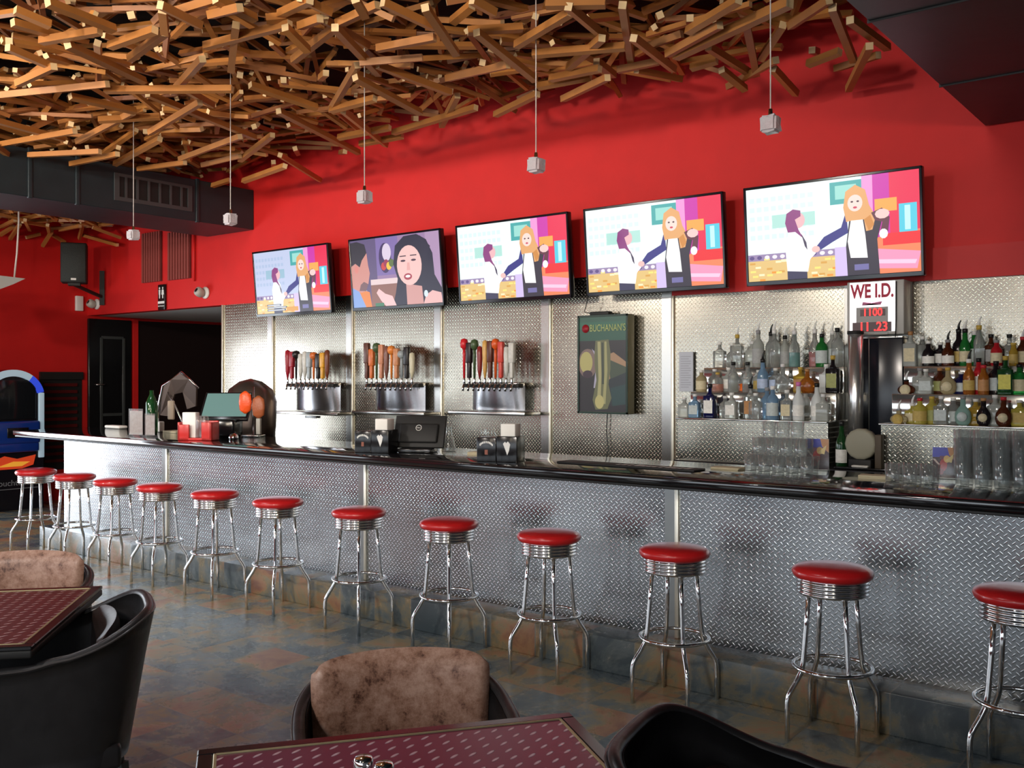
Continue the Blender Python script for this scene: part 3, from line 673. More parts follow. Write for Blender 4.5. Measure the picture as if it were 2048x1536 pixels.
# ------------------------------------------------------------------ bottles
def gm(key, col, rough=.06, tr=.75): return mat('glass_' + key, col, rough, trans=tr, ior=1.45)
GL = {'clear': gm('clear', (.90, .94, .92), .04, .85), 'green': gm('green', (.03, .30, .06), .06, .6), 'dgreen': gm('dark_green', (.012, .07, .02), .08, .3), 'blue': gm('blue', (.30, .50, .72), .06, .6),
      'navy': gm('navy', (.008, .010, .07), .1, .2), 'amber': gm('amber', (.55, .19, .03), .06, .6), 'brown': gm('brown', (.10, .025, .010), .08, .4), 'black': gm('black', (.010, .008, .010), .1, .0),
      'gold': gm('gold', (.68, .46, .07), .06, .6), 'yellow': gm('yellow', (.72, .62, .12), .06, .55), 'frost': gm('frosted', (.78, .82, .82), .4, .3), 'teal': gm('pale_teal', (.42, .66, .60), .08, .6),
      'red': gm('red', (.55, .02, .03), .1, .3), 'tan': gm('tan', (.50, .42, .24), .1, .4), 'olive': gm('olive', (.30, .30, .10), .08, .5), 'silver': gm('silver_clear', (.70, .74, .70), .06, .6)}
LB = {'white': (.78, .78, .74), 'cream': (.62, .55, .36), 'tan': (.45, .22, .08), 'yellow': (.62, .58, .10), 'silver': (.50, .56, .56), 'gold': (.50, .36, .10), 'black': (.02, .02, .02), 'red': (.5, .03, .03), 'olive': (.32, .34, .12), 'lblue': (.45, .55, .75), 'grey': (.35, .36, .36)}
def lbm(k): return mat('label_' + k, LB[k], .55, var=.25, bscale=70)
CP = {'black': (.012, .012, .012), 'gold': (.50, .34, .06), 'white': (.75, .75, .72), 'red': (.50, .02, .03), 'pink': (.60, .16, .40), 'grey': (.25, .25, .26), 'cork': (.40, .20, .08), 'clear': (.7, .7, .7)}
def cpm(k): return mat('cap_' + k, CP[k], .35)
KW = {'clear': 'clear glass', 'green': 'green', 'dgreen': 'dark green', 'blue': 'pale blue', 'navy': 'navy', 'amber': 'amber', 'brown': 'brown', 'black': 'near-black', 'gold': 'golden', 'yellow': 'yellow', 'frost': 'frosted white', 'teal': 'pale teal', 'red': 'red', 'tan': 'tan', 'olive': 'olive', 'silver': 'greyish clear'}
def bottle(x, y, z, h, kind, glass, label, cap, pour, lab, group, r=None, liquid=None):
    t = thing('liquor_bottle', lab, 'bottle', (x, y, z), 0, group)
    hp = .055 if pour else 0.
    H = h - hp
    if kind == 'square':
        r = r or .04; m = MB().bbox(-r, r, -r * .8, r * .8, 0, H * .66, .008, 2); m.lathe([(r * .8, H * .655), (r * .55, H * .70), (.013, H * .76), (.012, H * .93)], 14)
        shoulder = .62
    elif kind == 'round':
        r = r or .050; m = MB().lathe([(r * .55, 0), (r * .85, H * .08), (r, H * .26), (r * .92, H * .44), (r * .6, H * .58), (.016, H * .66), (.014, H * .93)], 22, sy=.62)
        shoulder = .45
    elif kind == 'wine':
        r = r or .034; m = MB().lathe([(r - .004, 0), (r, .006), (r, H * .50), (r * .85, H * .60), (.016, H * .72), (.0135, H * .93)], 20); shoulder = .46
    elif kind == 'taper':
        r = r or .036; m = MB().lathe([(r * .85, 0), (r * .9, H * .05), (r, H * .45), (r * .75, H * .58), (.016, H * .72), (.013, H * .93)], 20); shoulder = .42
    else:
        r = r or .037; m = MB().lathe([(r - .004, 0), (r, .006), (r, H * .60), (r * .8, H * .68), (.016, H * .76), (.013, H * .93)], 20); shoulder = .56
    m.build('bottle_body', GL[glass], t)
    if liquid:
        MB().lathe([(r * .86, .008), (r * .88, .012), (r * .88, H * .40)], 18).build('liquid', mat('liquid_' + liquid, {'teal': (.02, .36, .36), 'red': (.62, .02, .03), 'orange': (.75, .14, .02), 'green': (.02, .20, .04)}[liquid], .15), t)
    if label:
        lm = MB()
        if kind == 'square': lm.bbox(-r * .82, r * .82, -r * .8 - .0015, -r * .8, H * .14, H * .52, .0005, 1)
        elif kind == 'round':
            Mx = Matrix.Translation((0, -r * .62 - .002, H * .29)) @ Matrix.Rotation(pi / 2, 4, 'X'); lm.lathe([(0, .004), (r * .58, .002), (r * .62, -.010)][::-1], 18, M=Mx)
        else:
            a = [pi + pi * (.08 + .84 * k / 14) for k in range(15)]; z0, z1 = H * .12, H * (shoulder - .06)
            vs = [Vector((cos(q) * (r + .0012), sin(q) * (r + .0012), zz)) for zz in (z0, z1) for q in a]
            lm.add(vs, [(k, k + 1, k + 16, k + 15) for k in range(14)], True)
            lm.add([Vector((v.x * .985, v.y * .985, v.z)) for v in vs], [(k, k + 15, k + 16, k + 1) for k in range(14)], True)
        lm.build('label', lbm(label), t)
    MB().lathe([(.016, H * .89), (.0165, H), (.0, H)], 12).build('cap', cpm(cap), t)
    if pour:
        MB().tube([(0, 0, H), (0, 0, H + .022), (.006, 0, H + .040), (.014, 0, H + .055)], [.009, .007, .005, .0035], 8).build('pour_spout', cpm(pour), t)
    return t
tiers = {  # (px, top_y, kind, glass, label, cap, pourer, liquid)
 ('left', 'top', 6.50, T3): [(1441, 684, 'square', 'clear', None, 'white', None, None), (1459, 686, 'round', 'clear', None, 'white', None, None), (1476, 654, 'square', 'clear', None, 'gold', 'clear', None), (1499, 682, 'square', 'silver', None, 'clear', None, None),
   (1518, 645, 'std', 'silver', 'grey', 'grey', 'clear', None), (1537, 648, 'std', 'clear', None, 'black', 'black', None), (1550, 644, 'std', 'clear', None, 'white', 'clear', None), (1565, 655, 'std', 'silver', 'grey', 'black', 'clear', 'green'),
   (1589, 645, 'wine', 'clear', None, 'clear', 'white', 'teal'), (1625, 642, 'taper', 'clear', None, 'white', 'white', 'red'), (1645, 668, 'std', 'green', 'silver', 'black', None, None), (1660, 645, 'std', 'silver', 'silver', 'white', 'white', None), (1676, 656, 'std', 'clear', None, 'black', None, None)],
 ('left', 'middle', 6.33, T2): [(1403, 740, 'std', 'tan', 'cream', 'white', None, None), (1424, 738, 'std', 'clear', None, 'clear', None, None), (1437, 745, 'std', 'clear', None, 'gold', None, 'orange'), (1452, 735, 'square', 'silver', 'white', 'white', None, None), (1468, 724, 'wine', 'clear', None, 'black', None, None),
   (1482, 742, 'square', 'clear', None, 'grey', None, 'orange'), (1497, 724, 'wine', 'clear', None, 'black', None, None), (1512, 740, 'square', 'silver', 'gold', 'white', None, None), (1527, 702, 'wine', 'blue', 'lblue', 'black', 'black', None), (1546, 736, 'square', 'clear', 'lblue', 'white', None, None),
   (1567, 728, 'round', 'clear', None, 'clear', None, None), (1596, 734, 'square', 'gold', 'tan', 'gold', None, None), (1616, 738, 'round', 'amber', None, 'cork', None, None), (1648, 728, 'square', 'frost', None, 'white', None, None), (1667, 711, 'square', 'black', 'olive', 'gold', None, None)],
 ('left', 'bottom', 6.16, T1): [(1369, 800, 'square', 'silver', None, 'clear', None, None), (1390, 788, 'square', 'blue', 'silver', 'clear', None, None), (1420, 768, 'square', 'navy', 'white', 'black', None, None), (1445, 792, 'std', 'clear', None, 'clear', None, None), (1465, 785, 'square', 'silver', 'white', 'white', None, None),
   (1496, 753, 'square', 'clear', 'tan', 'black', 'black', None), (1513, 786, 'square', 'clear', None, 'white', None, None), (1529, 775, 'std', 'blue', None, 'grey', None, None), (1547, 772, 'std', 'blue', 'silver', 'white', None, None), (1574, 780, 'square', 'clear', 'cream', 'white', None, None),
   (1597, 764, 'wine', 'frost', 'white', 'pink', None, None), (1629, 766, 'wine', 'frost', 'white', 'black', None, None), (1648, 788, 'square', 'silver', None, 'clear', None, None)],
 ('right', 'top', 6.50, T3): [(1822, 663, 'square', 'silver', 'cream', 'cork', None, None), (1841, 672, 'std', 'clear', None, 'white', None, None), (1858, 682, 'wine', 'black', 'white', 'white', None, None), (1877, 684, 'square', 'black', 'white', 'white', None, None), (1897, 662, 'wine', 'brown', 'white', 'grey', 'black', None),
   (1914, 640, 'wine', 'black', 'gold', 'black', 'black', None), (1931, 640, 'wine', 'green', 'cream', 'black', 'white', None), (1945, 662, 'std', 'green', 'silver', 'clear', None, None), (1959, 633, 'std', 'clear', None, 'gold', 'white', None), (1979, 668, 'square', 'brown', 'grey', 'black', None, None), (1994, 680, 'std', 'red', 'cream', 'grey', None, None),
   (2016, 668, 'square', 'clear', None, 'black', None, None), (2028, 690, 'std', 'gold', 'gold', 'gold', None, None), (2043, 655, 'std', 'brown', 'cream', 'red', 'clear', None)],
 ('right', 'middle', 6.33, T2): [(1814, 742, 'round', 'brown', 'cream', 'black', 'clear', None), (1836, 736, 'square', 'silver', None, 'grey', None, None), (1853, 738, 'square', 'silver', 'silver', 'white', None, None), (1876, 736, 'std', 'brown', 'olive', 'brown' if False else 'cork', None, None), (1897, 735, 'round', 'tan', 'cream', 'gold', None, None),
   (1919, 748, 'std', 'navy', 'silver', 'white', None, None), (1939, 700, 'wine', 'amber', 'gold', 'white', 'black', None), (1954, 716, 'std', 'red', 'white', 'black', None, None), (1968, 730, 'std', 'amber', 'tan', 'red', None, None), (1989, 722, 'std', 'black', 'silver', 'black', None, None), (2012, 712, 'square', 'dgreen', 'yellow', 'gold', None, None), (2036, 728, 'std', 'green', 'cream', 'black', None, None)],
 ('right', 'bottom', 6.16, T1): [(1799, 800, 'round', 'tan', 'gold', 'grey', 'clear', None), (1821, 790, 'square', 'yellow', 'cream', 'white', 'clear', None), (1841, 796, 'std', 'yellow', 'gold', 'red', None, None), (1860, 793, 'std', 'yellow', 'olive', 'gold', None, None), (1884, 792, 'square', 'clear', 'silver', 'clear', None, None), (1903, 796, 'std', 'clear', 'silver', 'white', None, None),
   (1927, 792, 'round', 'teal', 'silver', 'grey', None, None), (1948, 798, 'square', 'gold', None, 'white', None, None), (1968, 796, 'round', 'black', 'cream', 'cork', None, None), (1987, 790, 'square', 'silver', None, 'white', None, None), (2008, 794, 'round', 'brown', 'cream', 'red', None, None), (2036, 800, 'square', 'yellow', 'gold', 'white', None, None)]}
for (side, tier, D, Z), lst in tiers.items():
    n = len(lst)
    for i, (px, ty, kind, glass, label, cap, pour, liq) in enumerate(lst):
        p = onY(px, ty, D); h = max(.14, min(.36, p.z - Z))
        nb = XW(lst[i + 1][0], D) - p.x if i < n - 1 else .09; pb = p.x - XW(lst[i - 1][0], D) if i else .09
        rmax = min(nb, pb) * .5 - .002
        rad = {'round': .058, 'square': .041, 'wine': .038, 'taper': .042, 'std': .041}[kind]
        big = 1.25 if (side == 'right' and tier == 'bottom' and kind == 'round') else 1.
        off = 0.
        if rmax < rad * big * .9: off = .055 * (i % 2) - .012; r = min(rad * big, rmax * 1.75)
        else: r = min(rad * big, rmax)
        r = max(.022, r)
        lt = '%s bottle%s%s, %s from the left on the %s step of the %s liquor shelf' % (KW[glass], (' with %s label' % label.replace('lblue', 'light blue')) if label else '', (' and ' if label else ' with ') + cap + (' neck' if cap in ('gold', 'pink', 'cork') else ' cap'), ordn(i), tier, side)
        if len(lt.split()) > 16: lt = '%s bottle with %s cap, %s from the left, %s step of the %s shelf' % (KW[glass], cap, ordn(i), tier, side)
        bottle(p.x, D + off, Z, h, kind, glass, label, cap, pour, lt, 'bottles on the %s step of the %s liquor shelf' % (tier, side), r, liq)
p = onY(1679, 905, 6.02)
bottle(p.x, 6.06, 1.03, .30, 'wine', 'dgreen', 'white', 'black', None, 'dark green wine bottle with white label standing beside the round beige drum', 'bottles between the shelves', .036)
# notices and signs on the metal wall
p0 = onY(1358, 704, 6.60); p1 = onY(1386, 783, 6.60)
t = thing('notice_sheet', 'pale blue-grey notice sheet hanging on the metal wall left of the liquor shelf', 'notice', ((p0.x + p1.x) / 2, 6.60, p1.z))
ww = (p1.x - p0.x) / 2
MB().bbox(-ww, ww, 0, .012, 0, p0.z - p1.z, .002, 1).build('sheet', mat('pale_blue_paper', (.50, .53, .60), .6), t)
m = MB()
for k in range(14): m.box(-ww * .75, ww * (.7 if k % 3 else .4), -.0008, 0, .03 + k * .018, .036 + k * .018)
m.build('printed_lines', mat('grey_print', (.36, .38, .44), .7), t)
# WE I.D. sign
D = 6.43
a = onY(1694, 568, D); b_ = onY(1808, 664, D); W_ = b_.x - a.x; H_ = a.z - b_.z + .01
t = thing('age_check_sign', 'white and grey WE I.D. sign with two red digital readouts', 'sign', (a.x, D, b_.z - .012))
MB().bbox(0, W_, 0, .15, 0, H_ + .012, .006).build('sign_box', mat('sign_grey', (.42, .41, .39), .4), t)
WS = mat('backlit_white_sign', (.8, .8, .8), .5, emit=(1, .97, 1), es=.75)
MB().box(.02, W_ - .055, -.004, 0, .02, H_ + .006).build('sign_face', WS, t)
fc = (W_ - .035) / 2; fw_ = W_ - .075
SR = mat('sign_red_lettering', (.45, .01, .05), .5)
lettering('lettering', 'WE I.D.', .125, (fc, -.005, H_ * .83), FRONT, SR, t, .68, .004)
MB().prism([(fc - .065, H_ * .57), (fc, H_ * .605), (fc + .065, H_ * .635), (fc + .055, H_ * .57), (fc, H_ * .60), (fc - .06, H_ * .635)], -.006, -.004).build('bow_tie_logo', mat('logo_mauve', (.45, .12, .25), .5), t)
MB().box(fc - fw_ * .35, fc + fw_ * .35, -.008, -.004, .0, H_ * .53).build('grey_field', mat('sign_grey_field', (.34, .34, .33), .5), t)
MB().box(fc - .075, fc + .085, -.012, -.008, H_ * .36, H_ * .49).build('readout', mat('readout_dark', (.05, .0, .0), .2), t)
MB().box(fc - .125, fc + .125, -.012, -.008, .02, H_ * .24).build('readout', mat('readout_dark', (.05, .0, .0), .2), t)
LED = mat('red_led', (.2, 0, 0), .4, emit=(1, .02, .02), es=2.2)
lettering('led_digits', '1100', .068, (fc + .005, -.013, H_ * .425), FRONT, LED, t, .95, .001)
lettering('led_digits', '11 .23', .082, (fc + .01, -.013, H_ * .147), FRONT, LED, t, .92, .001)
MB().tube([(W_ - .045, -.012, H_), (W_ - .045, -.014, .1), (W_ - .05, -.012, -.02)], .004, 6).build('cable', BLACKM, t)
# green whisky light box
D = 6.50
a = onY(1156, 632, D); b_ = onY(1256, 829, D); W_ = b_.x - a.x; H_ = a.z - b_.z
t = thing('whisky_lightbox_sign', "tall green and black Buchanan's light box sign on the metal wall", 'sign', (a.x, D, b_.z))
MB().bbox(0, W_, 0, .10, 0, H_, .006).build('sign_box', mat('sign_olive_side', (.18, .17, .10), .45), t)
fr = MB()
for q in ((0, W_, 0, .015), (0, W_, H_ - .015, H_), (0, .015, 0, H_), (W_ - .015, W_, 0, H_)): fr.box(q[0], q[1], -.008, .002, q[2], q[3])
fr.build('sign_frame', mat('sign_green_black', (.006, .03, .02), .35), t)
G = MB()
def gp(poly, c):
    gp.n += 1; pts = [(u * W_, v * H_) for u, v in poly]; y = -.0005 - .00005 * gp.n
    ar = sum(pts[i][0] * pts[(i + 1) % len(pts)][1] - pts[(i + 1) % len(pts)][0] * pts[i][1] for i in range(len(pts)))
    f = list(range(len(pts))); G.add([(x, y, z) for x, z in pts], [f if ar > 0 else f[::-1]], col=lin(c))
gp.n = 0
gp(rc(.03, .02, .97, .98), (22, 16, 26)); gp(rc(.03, .74, .97, .98), (12, 95, 72)); gp(rc(.03, .86, .97, .93), (16, 112, 84))
gp(ell(.20, .51, .19, .15), (150, 120, 110)); gp(ell(.17, .52, .13, .11), (215, 200, 120)); gp(ell(.20, .40, .10, .04), (60, 30, 50))
gp([(.28, .66), (.34, .60), (.37, .48), (.32, .26), (.36, .26), (.41, .48), (.37, .62)], (205, 195, 215))
gp([(.62, .60), (.72, .62), (.97, .52), (.97, .44), (.75, .40), (.62, .34)], (195, 150, 110)); gp([(.62, .55), (.97, .47), (.97, .42), (.66, .32)], (70, 85, 60))
gp([(.60, .34), (.97, .42), (.97, .10), (.66, .08)], (22, 40, 46)); gp([(.66, .26), (.95, .30), (.95, .10), (.7, .08)], (18, 68, 66))
gp([(.36, .74), (.62, .75), (.66, .62), (.66, .45), (.62, .30), (.68, .16), (.60, .05), (.36, .04), (.30, .14), (.38, .34), (.34, .50), (.34, .62)], (120, 120, 78))
gp([(.40, .73), (.46, .73), (.48, .40), (.46, .08), (.38, .08), (.42, .35)], (200, 190, 130)); gp([(.54, .73), (.58, .73), (.60, .45), (.56, .10), (.50, .10), (.54, .40)], (190, 182, 120))
gp(ell(.44, .12, .09, .07), (220, 205, 130)); gp([(.48, .72), (.52, .72), (.53, .3), (.49, .3)], (60, 70, 50))
PIC2 = PIC.copy(); PIC2.name = 'dim_backlit_picture'; PIC2.node_tree.nodes['Principled BSDF'].inputs['Emission Strength'].default_value = .32
PIC2.node_tree.nodes['Principled BSDF'].inputs['Base Color'].default_value = (.02, .02, .02, 1)
G.build('picture_face', PIC2, t, colors=True)
lettering('lettering', "BUCHANAN'S", .080, (W_ * .60, -.003, H_ * .865), FRONT, mat('sign_gold_lettering', (.40, .42, .16), .5), t, .68)
Mx = Matrix.Translation((W_ * .16, -.003, H_ * .865)) @ Matrix.Rotation(pi / 2, 4, 'X')
MB().lathe([(.034, -.002), (.034, .002)], 18, M=Mx).build('red_crest', mat('crest_red', (.28, .01, .02), .5), t)
t2 = thing('power_adapter', 'small dark power adapter with a loose cable on top of the green sign', 'adapter', (a.x + .22, D + .05, b_.z + H_))
MB().bbox(-.12, .06, -.03, .03, 0, .03, .005).build('adapter_box', BLACKM, t2)
MB().tube([(-.12, 0, .015), (-.16, -.045, .03), (-.13, -.05, .12), (-.09, .0, .28), (-.05, .04, .36)], .004, 6).build('cable', BLACKM, t2)
t2 = thing('hanging_cable', 'thin dark cable hanging on the metal wall below the green sign', 'cable', (a.x + .16, 6.60, b_.z - .45))
MB().tube([(.06, 0, .45), (.05, 0, .30), (.07, 0, .15), (.0, 0, .0), (-.02, 0, -.1)], .004, 6).build('cable_strand', BLACKM, t2)

# ------------------------------------------------------------------ beer tap towers
def tap_tower(px0, px1, cols, label):
    D = 6.46; x0 = XW(px0, D); x1 = XW(px1, D); W = x1 - x0; xc = (x0 + x1) / 2
    zs = onY((px0 + px1) / 2, 765, D).z; zb = onY((px0 + px1) / 2, 826, 6.4).z
    t = thing('beer_tap_tower', label, 'beer tap', (xc, D, zb))
    zt = zs - zb
    # curved steel apron
    m = MB(); N = 14
    vs = []; fs = []
    for j in range(5):
        v = j / 4; zz = .02 + (zt - .05) * v
        for k in range(N + 1):
            a = k / N; x = (a - .5) * W * 1.0; y = .10 - .10 * sin(pi * a) ** .6 * (.75 + .25 * v)
            vs.append(Vector((x, y, zz)))
    for j in range(4):
        for k in range(N): q = j * (N + 1) + k; fs.append((q, q + 1, q + N + 2, q + N + 1))
    m.add(vs, fs, True)
    m.build('steel_apron', mat('dull_steel', (.42, .42, .44), .2, 1.), t)
    MB().bbox(-W * .46, W * .44, .06, YB - D - .035, zt - .06, zt + .0, .006).build('mounting_box', STEEL, t)
    MB().bbox(-W * .52, W * .52, -.01, .06, zt - .045, zt - .01, .005).build('shank_rail', BLACKM, t)
    MB().bbox(-W * .72, W * .72, -.08, YB - D - .035, -.018, .012, .004).build('drip_tray', BRUSH, t)
    n = len(cols)
    for i, (c, hh, kd) in enumerate(cols):
        x = -W / 2 + W * (i + .5) / n
        fa = MB().tube([(x, -.01, zt - .02), (x, -.05, zt - .02), (x, -.06, zt - .05), (x, -.062, zt - .075)], .010, 8)
        fa.lathe([(.008, zt - .015), (.012, zt + .0), (.010, zt + .03), (.006, zt + .045)], 10, (x, -.045, 0))
        fa.build('faucet', CHROME, t)
        hm = mat('tap_handle_%d_%d_%d' % c, lin(c), .35, var=.3, bscale=30)
        hz = zt + .04; w_ = W / n * .47
        m = MB()
        if kd == 'ball': m.lathe([(.010, hz), (.014, hz + hh * .6), (.012, hz + hh * .72)], 12, (x, -.045, 0)); m.lathe([(.008, hz + hh * .70), (w_ * 1.2, hz + hh * .78), (w_ * 1.35, hz + hh * .87), (w_, hz + hh * .97), (0, hz + hh)], 12, (x, -.045, 0))
        elif kd == 'paddle': m.bbox(x - w_ * .6, x + w_ * .6, -.062, -.028, hz, hz + hh * .5, .005); m.bbox(x - w_, x + w_, -.066, -.024, hz + hh * .42, hz + hh, .009)
        else: m.lathe([(.008, hz), (w_ * .75, hz + hh * .25), (w_ * .95, hz + hh * .75), (w_ * .8, hz + hh * .96), (0, hz + hh)], 12, (x, -.045, 0), sy=.9)
        m.build('tap_handle', hm, t)
    return t
r_, g_, w_c, k_, y_, o_, b2, s_ = (150, 30, 45), (70, 90, 60), (200, 200, 195), (32, 28, 28), (205, 150, 40), (200, 105, 50), (110, 60, 40), (150, 160, 165)
tap_tower(578, 666, [(r_, .30, 'taper'), (r_, .28, 'paddle'), (k_, .29, 'ball'), (w_c, .26, 'taper'), (w_c, .28, 'taper'), (s_, .27, 'paddle'), (o_, .27, 'ball'), (k_, .25, 'paddle'), (y_, .26, 'paddle'), (b2, .29, 'taper')], 'wall tap tower with red, silver and yellow handles, nearest the hallway')
tap_tower(736, 836, [((95, 60, 50), .34, 'paddle'), (o_, .28, 'paddle'), (g_, .34, 'ball'), ((190, 130, 100), .32, 'paddle'), ((120, 80, 70), .31, 'taper'), ((215, 130, 60), .31, 'ball'), ((190, 130, 90), .28, 'paddle'), (s_, .26, 'ball'), (k_, .29, 'paddle'), ((200, 195, 170), .24, 'taper')], 'wall tap tower with orange and tan handles, middle one of three')
tap_tower(930, 1036, [((200, 35, 45), .35, 'ball'), ((40, 25, 28), .31, 'paddle'), (g_, .34, 'ball'), ((130, 40, 40), .28, 'taper'), ((205, 160, 90), .33, 'taper'), ((90, 45, 30), .32, 'paddle'), ((215, 90, 35), .34, 'ball'), ((200, 70, 60), .31, 'paddle'), (w_c, .27, 'taper'), (w_c, .30, 'paddle')], 'wall tap tower with a round red ball handle at its left end')
p = onY(621, 834, 6.6)
t = thing('wall_nameplate', 'tiny silver nameplate on the dark metal below the first tap tower', 'plate', (p.x, 6.60, p.z))
MB().bbox(-.09, .09, 0, .01, -.012, .012, .002).build('plate', mat('pale_plate', (.4, .4, .4), .4, .5), t)

# ------------------------------------------------------------------ things on the bar
def onbar(px, py): return onZ(px, py, HB)
def rocks_proto(lab, group, x, y, z):
    t = thing('rocks_glass', lab, 'glass', (x, y, z), 0, group)
    MB().lathe([(.0, .0), (.031, 0), (.033, .004), (.038, .092), (.0355, .092), (.0305, .012), (0, .010)], 20, cap=False).build('glass_body', GLASS, t)
    return t
proto = None
def put_rocks(x, y, z, lab, group):
    global proto
    if proto is None: proto = rocks_proto(lab, group, x, y, z)
    else: dup(proto, (x, y, z), random.uniform(0, 6), lab, group)
base = onbar(1508, 940); k = 0
for lay, (nx, off) in enumerate(((5, 0), (4, .04), (3, .10))):
    for row in range(2 if lay < 2 else 1):
        for c in range(nx):
            put_rocks(base.x + off + c * .080, 5.02 + row * .080 + (.02 if lay else 0), HB + lay * .093, 'tumbler %s from left, %s row, %s layer, stack left of the flyer' % (ordn(c), ['front', 'back'][row], ['bottom', 'middle', 'top'][lay]), 'tumblers stacked left of the flyer')
base = onbar(1800, 960)
for row in range(2):
    for c in range(3): put_rocks(base.x + c * .082, 4.90 + row * .082, HB, 'low tumbler %s from left, %s row, just left of the right flyer' % (ordn(c), ['front', 'back'][row]), 'tumblers standing one layer high by the right flyer')
def pint(x, y, z, lab, group):
    t = thing('pint_glass', lab, 'glass', (x, y, z), 0, group)
    MB().lathe([(0, .0), (.028, 0), (.030, .006), (.0415, .148), (.0390, .148), (.0275, .014), (0, .012)], 20, cap=False).build('glass_body', GLASS, t); return t
pp_ = None; base = onbar(1926, 972)
for row in range(2):
    for c in range(5):
        for lay in range(4):
            x = base.x + c * .084; y = 4.92 + row * .084; z = HB + lay * .040
            lab = 'pint glass %s, %s row, nested stack %s from left at the right bar end' % (['lowest', 'second up', 'third up', 'topmost'][lay], ['front', 'back'][row], ordn(c))
            g = 'nested pint glasses at the right end'
            if pp_ is None: pp_ = pint(x, y, z, lab, g)
            else: dup(pp_, (x, y, z), 0, lab, g)
p = onbar(2044, 955)
t = thing('glass_pitcher', 'tall clear pitcher behind the pint glasses at the right bar end', 'pitcher', (XW(2044, 5.2), 5.16, HB))
MB().lathe([(0, 0), (.05, 0), (.052, .01), (.058, .21), (.062, .24), (.059, .24), (.05, .02), (0, .016)], 24, cap=False).build('pitcher_body', GLASS, t)
def holder(px, py, w, h, lab, pic=None, tall=False):
    p = onbar(px, py); t = thing('menu_holder', lab, 'menu holder', (p.x, p.y, HB), .25)
    MB().bbox(-w / 2, w / 2, -.035, .035, 0, .004, .001, 1).build('base', GLASS, t)
    MB().bbox(-w / 2, w / 2, -.004, -.001, .004, h, .0008, 1).build('front_pane', GLASS, t)
    if pic:
        G2 = MB()
        for k, (poly, c) in enumerate(pic):
            pts = [((u - .5) * w * .96, .006 + v * (h - .01)) for u, v in poly]; ar = sum(pts[i][0] * pts[(i + 1) % len(pts)][1] - pts[(i + 1) % len(pts)][0] * pts[i][1] for i in range(len(pts)))
            f = list(range(len(pts))); G2.add([(x, .0015 - .00008 * k, z) for x, z in pts], [f if ar > 0 else f[::-1]], col=lin(c))
        PR = _mc.get('printed_flyer')
        if not PR:
            PR = bpy.data.materials.new('printed_flyer'); PR.use_nodes = True; q = PR.node_tree.nodes.new('ShaderNodeVertexColor'); q.layer_name = 'picture'
            PR.node_tree.links.new(q.outputs[0], PR.node_tree.nodes['Principled BSDF'].inputs['Base Color']); _mc['printed_flyer'] = PR
        G2.build('printed_card', PR, t, colors=True)
        MB().box(-w * .48, w * .48, .002, .003, .006, h - .004).build('card_back', PAPER, t)
    else:
        MB().box(-w * .44, w * .44, .001, .002, .01, h * .92).build('card', mat('pale_card', (.42, .36, .34), .5, var=.5, bscale=40), t)
    return t
FLY = [(rc(0, 0, 1, 1), (70, 30, 45)), (rc(0, .68, .75, 1), (58, 60, 190)), (rc(.3, .60, 1, .72), (120, 60, 90)), ([(.62, 1), (1, 1), (1, .55), (.7, .75)], (215, 150, 90)), ([(0, .62), (.1, .62), (.38, .38), (.34, .34)], (225, 200, 190)),
       (ell(.45, .42, .16, .20), (190, 40, 40)), (ell(.60, .62, .14, .12), (235, 190, 110)), (ell(.35, .20, .12, .10), (150, 30, 40)), (rc(.55, .05, .95, .30), (60, 25, 40)), ([(.5, .55), (.9, .8), (.8, .5)], (240, 215, 150))]
holder(1635, 941, .125, .18, 'colourful blue and red flyer in a clear stand right of the tumblers', FLY)
holder(1889, 958, .115, .165, 'colourful blue and red flyer in a clear stand beside the pint glasses', FLY)
holder(272, 871, .17, .24, 'taller clear acrylic menu holder near the far left bar end')
holder(300, 872, .12, .20, 'narrow clear acrylic menu holder near the far left bar end')
def coasters(px, py, n, lab, w=.10):
    p = onbar(px, py); t = thing('coaster_stack', lab, 'coasters', (p.x, p.y, HB), random.uniform(-.2, .5), 'beige coaster stacks on the bar')
    for k in range(n): MB().bbox(-w, w, -w * .55, w * .55, k * .006, k * .006 + .0055, .001, 1, M=Matrix.Rotation(random.uniform(-.05, .05), 4, 'Z')).build('coaster', BEIGE, t)
random.seed(3)
coasters(352, 865, 3, 'flat stack of beige coasters left of the red caddy', .12)
coasters(965, 909, 3, 'stack of beige coasters left of the black caddy with glasses', .09)
coasters(1456, 938, 2, 'stack of beige coasters left of the stacked tumblers', .085)
coasters(1754, 957, 3, 'stack of beige coasters between tumblers and flyer', .085)
coasters(728, 893, 2, 'stack of beige coasters behind the left black caddy', .08)
p = onbar(248, 856)
t = thing('folded_napkin', 'white folded napkin lying near the far left bar end', 'napkin', (p.x, min(p.y, BYB - .08), HB))
MB().bbox(-.16, .12, -.05, .05, 0, .03, .012).build('cloth', PAPER, t)
